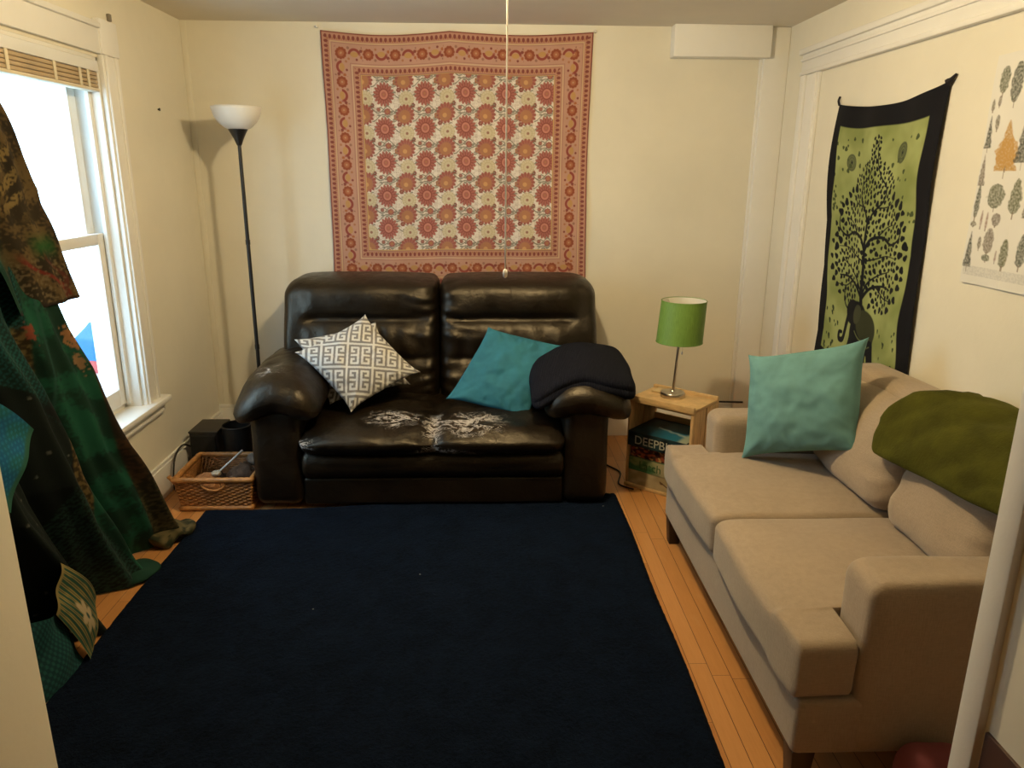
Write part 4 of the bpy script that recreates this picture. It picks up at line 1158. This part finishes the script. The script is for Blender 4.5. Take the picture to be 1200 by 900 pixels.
# tree poster
def poster(W, H, nx, ny):
    x, y = np.meshgrid(np.linspace(0, W, nx), np.linspace(0, H, ny))
    C = np.broadcast_to(L3(.78, .76, .70), x.shape + (3,)).copy()
    P = np.stack([x.ravel(), y.ravel(), 0 * x.ravel()], -1); n = nz(P, 70, 2).reshape(x.shape); n2 = nz(P, 140, 5).reshape(x.shape)
    def crown(cx, cy, a, b, col, shape):
        nonlocal C
        dx, dy = x - cx, y - cy; t = (dy + b) / (2 * b)
        if shape == 'cone': w = a * np.clip(t, 0, 1) ** .8
        elif shape == 'col': w = a * np.sqrt(np.clip(1 - (2 * t - 1) ** 2, 0, 1)) * (.6 + .4 * t)
        else: w = a * np.sqrt(np.clip(1 - (2 * t - 1) ** 2, 0, 1))
        m = ss(.003, -.003, np.abs(dx) - w * (1 + .35 * n)) * ((t > 0) & (t < 1))
        C = blend(m * np.clip(.82 + .45 * n2, .4, 1), C, np.array(col))
        C = blend(ss(.003, .0015, np.abs(dx)) * ((dy > b * .9) & (dy < b * 1.3)) * .8, C, L3(.20, .15, .10))
    gr = [(.15, .16, .11), (.11, .12, .095), (.19, .17, .13), (.08, .085, .07), (.14, .15, .09), (.22, .19, .16)]
    rng = random.Random(3)
    rows = [(.085, .055), (.175, .032), (.27, .06), (.395, .065), (.525, .062), (.61, .02)]
    crown(.055, .085, .024, .045, gr[0], 'oval'); crown(.115, .10, .024, .065, gr[1], 'oval'); crown(.02, .165, .010, .020, gr[2], 'col'); crown(.05, .155, .008, .018, gr[5], 'oval')
    crown(.022, .255, .017, .055, gr[3], 'cone'); crown(.055, .225, .010, .025, gr[2], 'oval'); crown(.115, .305, .048, .085, (.50, .29, .08), 'cone'); crown(.118, .33, .05, .05, (.52, .30, .09), 'oval')
    crown(.018, .385, .017, .055, gr[5], 'cone'); crown(.02, .495, .016, .058, gr[1], 'col'); crown(.10, .475, .038, .042, gr[0], 'oval')
    crown(.055, .555, .006, .03, (.30, .20, .17), 'col'); crown(.08, .56, .006, .03, (.32, .22, .18), 'col'); crown(.12, .555, .02, .022, gr[5], 'oval'); crown(.02, .575, .014, .010, gr[2], 'oval')
    crown(.022, .665, .019, .065, gr[3], 'cone'); crown(.065, .64, .008, .022, gr[2], 'oval'); crown(.105, .63, .022, .045, gr[5], 'oval'); crown(.105, .69, .02, .012, gr[0], 'oval'); crown(.15, .68, .006, .02, (.30, .2, .17), 'col')
    for r_, (cy, b) in enumerate(((.10, .06), (.28, .085), (.48, .06), (.655, .06))):
        for q in range(5):
            crown(.185 + q * .085 + rng.uniform(-.01, .01), cy + rng.uniform(-.01, .01), rng.uniform(.018, .036), b * rng.uniform(.8, 1), rng.choice(gr), rng.choice(('oval', 'cone', 'col')))
    strip = ((y > H - .065) & (y < H - .030) & (x > .008) & (x < W - .01)) * 1.0
    C = blend(strip * (.20 + .2 * (n2 > 0)), C, L3(.40, .40, .40))
    return C
nx, ny = 200, 300
PW, PH = .62, .79
u, v = np.meshgrid(np.linspace(0, 1, nx), np.linspace(0, 1, ny))
Pp = np.stack([XR - .006 - .006 * np.sin(v * 9) * (u < .3) * .4 - .004 * np.sin(u * 7 + v * 2) ** 2, 2.425 - u * PW - .0 * v, 1.853 - v * .69 + .005 * u], -1)
po = sheet('tree_poster', Pp, printed('poster_paper', .6, 0, 100, .05, .04), loc=(XR, 2.1, 1.5), col=poster(PW, PH, nx, ny))
tag(po, 'white poster of many small tree pictures on the right wall', 'poster')

# ------------------------------------------------------------------ patchwork curtain by the window
CT = thing('patchwork_curtain', (-1.40, 2.2, 0), 'long green patchwork curtain hanging over the near half of the window', 'curtain')
ez = np.array([0, .10, .28, .504, .70, .83, .98, 1.07, 1.25, 1.40, 1.48, 1.70, 1.95, 2.02]); ey = np.array([2.955, 2.92, 2.83, 2.715, 2.655, 2.62, 2.55, 2.52, 2.50, 2.485, 2.47, 2.36, 2.28, 2.26])
def edge_y(z): return np.interp(z, ez, ey)
def cur_x(s, z, ph=0.0):
    """distance of the cloth from the wall; s = metres back from the far edge"""
    k = ss(1.9, .1, z)
    A = .016 + .045 * k ** 1.4
    base = -1.475 + .095 * ss(1.5, .05, z)
    w = 2 * PI * (s / .315) - 1.25 + .35 * np.sin(z * 2.1) + ph
    return base + A * (np.cos(w) + .28 * np.cos(2.3 * w + 1.0 + z)) + .012 * np.sin(z * 6 + s * 9) * k + .009 * np.cos(4.3 * w + 2.5 * z) * (.4 + .6 * k) + .005 * np.sin(z * 17 + s * 31) * k
def paint_main(s, z, y):
    P = np.stack([s.ravel() * 3, z.ravel() * 3, 0 * z.ravel()], -1)
    n = nz(P, 4, 1).reshape(s.shape); nf = nz(P, 30, 3).reshape(s.shape)
    dark, blk, teal, green, gold, brown, dk2 = L3(.004, .009, .007), L3(.002, .003, .003), L3(.010, .085, .078), L3(.008, .085, .046), L3(.16, .11, .035), L3(.055, .026, .010), L3(.004, .022, .018)
    C = np.broadcast_to(dark, s.shape + (3,)).copy()
    # tiny pale dots on the dark cloth
    gx = (s * .86 + z * .5) / .085; gz = (z * .86 - s * .5) / .085
    dots = ss(.055, .03, np.hypot(gx - np.round(gx) + .0, gz - np.round(gz)))
    C = blend(dots * .8, C, L3(.20, .20, .16))
    # boundaries, measured back from the far edge
    b_brown = np.interp(z, [0, .25, .53, .70, .95, 1.1], [.11, .10, .055, .035, .015, .01])
    b_green = np.interp(z, [0, .31, .65, .97, 1.1], [.35, .375, .245, .17, .15])
    b_gold = np.interp(z, [0, .31, .67, .98, 1.15], [.45, .42, .31, .205, .17])
    b_teal = np.interp(z, [0, .37, .6, .69, .85, 1.0, 1.25, 1.6], [.58, .50, .33, .31, .40, .56, .80, .95])
    tx = np.abs(np.sin((s + z) * 190) * np.sin((s - z) * 190))
    C = blend(ss(b_teal + .006, b_teal - .006, s), C, np.where((z > .55)[..., None], blend(ss(.35, .7, tx + .3 * n), dk2, teal), blend(ss(.2, .6, tx + nf), L3(.004, .012, .010), L3(.02, .06, .045))))
    bl = ss(b_teal + .01, b_teal - .01, s) * ss(.45, .52, z) * ss(.84, .76, z)
    C = blend(bl, C, blk)
    gm = ss(b_gold + .004, b_gold - .004, s) * ss(.33, .38, z) * ss(1.03, 1.0, z)
    C = blend(gm, C, blend(ss(-.1, .25, nf + .5 * np.sin(z * 160) * np.sin(s * 150)), L3(.035, .022, .008), gold))
    C = blend(ss(b_green + .004, b_green - .004, s), C, blend(ss(-.2, .3, n + .4 * nf), L3(.004, .030, .018), green))
    seam = ss(.006, .002, np.abs(s - b_green + .045)) * .6; C = blend(seam, C, L3(.03, .10, .08))
    C = blend(ss(b_brown + .004, b_brown - .004, s), C, blend(ss(-.1, .3, n + nf), L3(.020, .012, .006), brown))
    low = ss(.42, .22, z) * ss(b_brown + .004, b_brown - .004, s); C = blend(low * .8, C, blend(ss(-.15, .2, nf + .3 * n), L3(.018, .020, .008), L3(.085, .070, .028)))
    # orange and cream blossoms on the green strip
    for (ss_, zz, a, b, c) in ((.035, .95, .016, .040, L3(.36, .17, .07)), (.045, .86, .014, .030, L3(.34, .20, .10)), (.255, .155, .022, .026, L3(.38, .075, .02)), (.27, .30, .016, .024, L3(.22, .20, .07)), (.16, 1.0, .012, .03, L3(.25, .06, .03))):
        C = blend(ss(1.1, .85, np.hypot((s - ss_) / a, (z - zz) / b) + 1.1 * nf), C, c)
    return C * .8
m_cur = printed('patchwork_cotton', .9, 0, 300, .3, .2)
nx, ny = 300, 360
q, t = np.meshgrid(np.linspace(0, 1, nx), np.linspace(0, 1, ny))
z = 2.02 * (1 - t) + .006; s = q * 1.20
y = edge_y(z) - s * (.86 + .14 * ss(2, .2, z))
x = cur_x(s, z)
hem = ss(.12, .0, z); x = x + hem * .03 * np.cos(s * 17)
sheet('main_panel', np.stack([x, y, z], -1), m_cur, CT, col=paint_main(s, z, y))
# shorter upper layer: brown and gold with leaves
def paint_upper(s, z):
    P = np.stack([s.ravel() * 3, z.ravel() * 3, 0 * z.ravel()], -1); n = nz(P, 5, 6).reshape(s.shape); nf = nz(P, 34, 8).reshape(s.shape)
    C = blend(ss(-.2, .25, n + .7 * nf), L3(.030, .020, .008), L3(.13, .085, .030))
    C = blend(ss(.0, .35, nf + .5 * np.sin(s * 60 + z * 90)) * ss(1.32, 1.42, z) * ss(.06, .12, s) , C, L3(.26, .18, .06))
    C = blend(ss(1.32, 1.25, z) * ss(1.21, 1.27, z) * ss(.14, .10, s) * ss(.03, .05, s), C, L3(.015, .10, .02))
    C = blend(ss(.014, .006, np.abs((s - .13) - (z - 1.2) * .75 + .02 * np.sin(z * 40))) * ss(1.26, 1.2, z), C, L3(.20, .02, .012))
    C = blend(ss(.010, .004, np.abs((s - .07) - (z - 1.2) * .3 + .015 * np.sin(z * 50))) * ss(1.26, 1.2, z), C, L3(.12, .03, .015))
    C = blend(ss(.2, .3, nf - .2 * np.sin(s * 90)) * ss(1.26, 1.2, z) * .6, C, L3(.22, .17, .09))
    C = blend(ss(.18, .24, s) * ss(1.7, 1.5, z), C, L3(.006, .05, .03)); C = blend(ss(1.096, 1.088, z), C, L3(.02, .012, .008))
    C = blend(ss(.035, .0, np.abs(s - .02 - .03 * np.sin(z * 7))) * ss(1.25, 1.4, z) * .6, C, L3(.035, .018, .014))
    return C * .6  # backlit shade put into the print: whole layer darkened evenly
nx, ny = 90, 220
q, t = np.meshgrid(np.linspace(0, 1, nx), np.linspace(0, 1, ny))
z = 2.02 + (1.082 - 2.02) * t; s = q * .27 - .015
ey2 = np.interp(z, [1.08, 1.25, 1.39, 1.44, 1.50, 1.6, 1.70, 1.95], [2.60, 2.545, 2.515, 2.525, 2.50, 2.44, 2.375, 2.29])
y = ey2 - s - .02 * t * q
x = cur_x(s, z, .2) + .030 + .012 * np.sin(z * 16 + s * 12) * ss(1.1, 1.4, z)
sheet('upper_panel', np.stack([x, y, z - .02 * q * ss(1.2, 1.08, z)], -1), m_cur, CT, col=paint_upper(s + .015, z))
# patches: striped one near the hem and a blue one
def patch(name, corners, paintf, bulge=.02, n=(70, 80)):
    a, b, c, d = [np.array(p, float) for p in corners]            # top-left, top-right, bottom-right, bottom-left
    U, V = np.meshgrid(np.linspace(0, 1, n[0]), np.linspace(0, 1, n[1]))
    P = (a * ((1 - U) * (1 - V))[..., None] + b * (U * (1 - V))[..., None] + c * (U * V)[..., None] + d * ((1 - U) * V)[..., None])
    P[..., 0] += bulge * np.sin(U * PI) + .006 * np.sin(V * 9 + U * 4)
    return sheet(name, P, m_cur, CT, col=paintf(U, V))
def p_stripe(U, V):
    P = np.stack([U.ravel(), V.ravel(), 0 * U.ravel()], -1); n = nz(P, 6, 3).reshape(U.shape)
    f_ = np.sin((V * 9 + .18 * U + .06 * n) * 2 * PI)
    C = blend(ss(-.15, .15, f_), L3(.012, .055, .035), L3(.24, .19, .06))
    C = blend(ss(.75, .95, f_), C, L3(.05, .05, .03))
    th = np.arctan2(V - .52, U - .58); r = np.hypot(U - .58, (V - .52) * 1.3)
    st = ss(.03, -.03, r - .26 * (.5 + .5 * np.abs(np.cos(th * 3)))); C = blend(st, C, L3(.36, .28, .17)); C = blend(ss(.06, .04, r), C, L3(.02, .06, .05))
    return blend(ss(.05, .03, np.minimum(U, 1 - U)), C, L3(.20, .15, .05))
patch('striped_patch', ((-1.295, 2.085, .350), (-1.275, 2.215, .155), (-1.245, 2.080, -.02), (-1.275, 1.985, .235)), p_stripe)
def p_blue(U, V):
    P = np.stack([U.ravel(), V.ravel(), 0 * U.ravel()], -1); n = nz(P, 5, 7).reshape(U.shape)
    tx = np.sin(U * 75) * np.sin(V * 75)
    C = blend(ss(-.3, .4, n), L3(.006, .085, .19), L3(.010, .10, .11)); C = blend(ss(.1, .6, tx) * .5, C, L3(.02, .18, .33)); return blend(ss(.1, .05, 1 - U), C, L3(.02, .09, .06))
patch('blue_patch', ((-1.33, 1.86, .98), (-1.325, 2.125, .765), (-1.325, 1.95, .58), (-1.33, 1.70, .78)), p_blue, .015)
def p_teal(U, V):
    tx = np.sin(U * 60) * np.sin(V * 60); return blend(ss(-.2, .5, tx), L3(.004, .030, .034), L3(.01, .07, .065))
patch('teal_patch', ((-1.305, 1.90, .26), (-1.295, 2.02, .22), (-1.262, 2.07, .012), (-1.285, 1.87, .012)), p_teal, .02)
# cloth pooled on the floor at the far corner
def f(P):
    P = P.copy(); P[:, 2] = np.maximum(.004, P[:, 2] + wr(P, .022, 14) + .012 * np.sin(P[:, 1] * 60 + P[:, 0] * 40)); P[:, 0] += (P[:, 1] - 2.9) * .35 + wr(P, .02, 10, 3); P[:, 1] += wr(P, .02, 9, 6); return P
V, F = softbox((-1.42, 2.80, .004), (-1.255, 2.985, .075), (.06, .07, .035), (30, 34, 3), f)
n = nz(V, 55, 3) + .6 * nz(V, 20, 9)
obj('pooled_hem', V, F, m_cur, CT, print_col=blend(ss(-.2, .3, n), L3(.016, .020, .008), L3(.11, .085, .035)))
V, F = softbox((-1.41, 2.50, .004), (-1.275, 2.66, .05), (.05, .06, .022), (20, 20, 3), lambda P: np.c_[P[:, 0] + wr(P, .02, 10, 3) + (P[:, 1] - 2.55) * .4, P[:, 1] + wr(P, .02, 9, 6), np.maximum(.004, P[:, 2] + wr(P, .02, 14))])
obj('pooled_fold', V, F, m_cur, CT, print_col=np.broadcast_to(L3(.006, .035, .022), (len(V), 3)))

# ------------------------------------------------------------------ light from outside
w = bpy.data.worlds.new('sky'); SC.world = w; w.use_nodes = True
bg = w.node_tree.nodes['Background']
bg.inputs[0].default_value = (.56, .78, 1.0, 1); bg.inputs[1].default_value = 7.2
for (y0, y1, z0, z1) in ((WY0, WY1, WZ0, WZ1),):
    al = bpy.data.lights.new('window_portal', 'AREA'); al.shape = 'RECTANGLE'; al.size = z1 - z0; al.size_y = y1 - y0
    al.cycles.is_portal = True
    ao = bpy.data.objects.new('window_portal', al); COL.objects.link(ao)
    ao.location = (X0 - .01, (y0 + y1) / 2, (z0 + z1) / 2); ao.rotation_euler = (0, -PI / 2, 0)

# ------------------------------------------------------------------ camera
cd = bpy.data.cameras.new('camera'); cam = bpy.data.objects.new('camera', cd); COL.objects.link(cam)
cd.sensor_fit = 'HORIZONTAL'; cd.sensor_width = 36; cd.lens = 877.3 / 1200 * 36; cd.clip_start = .02
p, yw, ro = map(math.radians, (15.78, 2.012, .381))
cy, sy_, cp_, sp_ = math.cos(yw), math.sin(yw), math.cos(p), math.sin(p)
Fw = Vector((sy_ * cp_, cy * cp_, -sp_)); Ri = Vector((cy, -sy_, 0)); Up = Ri.cross(Fw)
c_, s_ = math.cos(ro), math.sin(ro)
r2 = Ri * c_ + Up * s_; u2 = Up * c_ - Ri * s_
cam.matrix_world = Matrix(((r2.x, u2.x, -Fw.x, 0), (r2.y, u2.y, -Fw.y, 0), (r2.z, u2.z, -Fw.z, 1.5), (0, 0, 0, 1)))
SC.camera = cam
vs = SC.view_settings
vs.view_transform = 'Standard'; vs.look = 'None'; vs.gamma = 1; vs.use_curve_mapping = False; vs.exposure = 0.0
SC.cycles.use_denoising = True
SC.cycles.max_bounces = 8; SC.cycles.diffuse_bounces = 5; SC.cycles.transparent_max_bounces = 8
SC.cycles.sample_clamp_indirect = 6
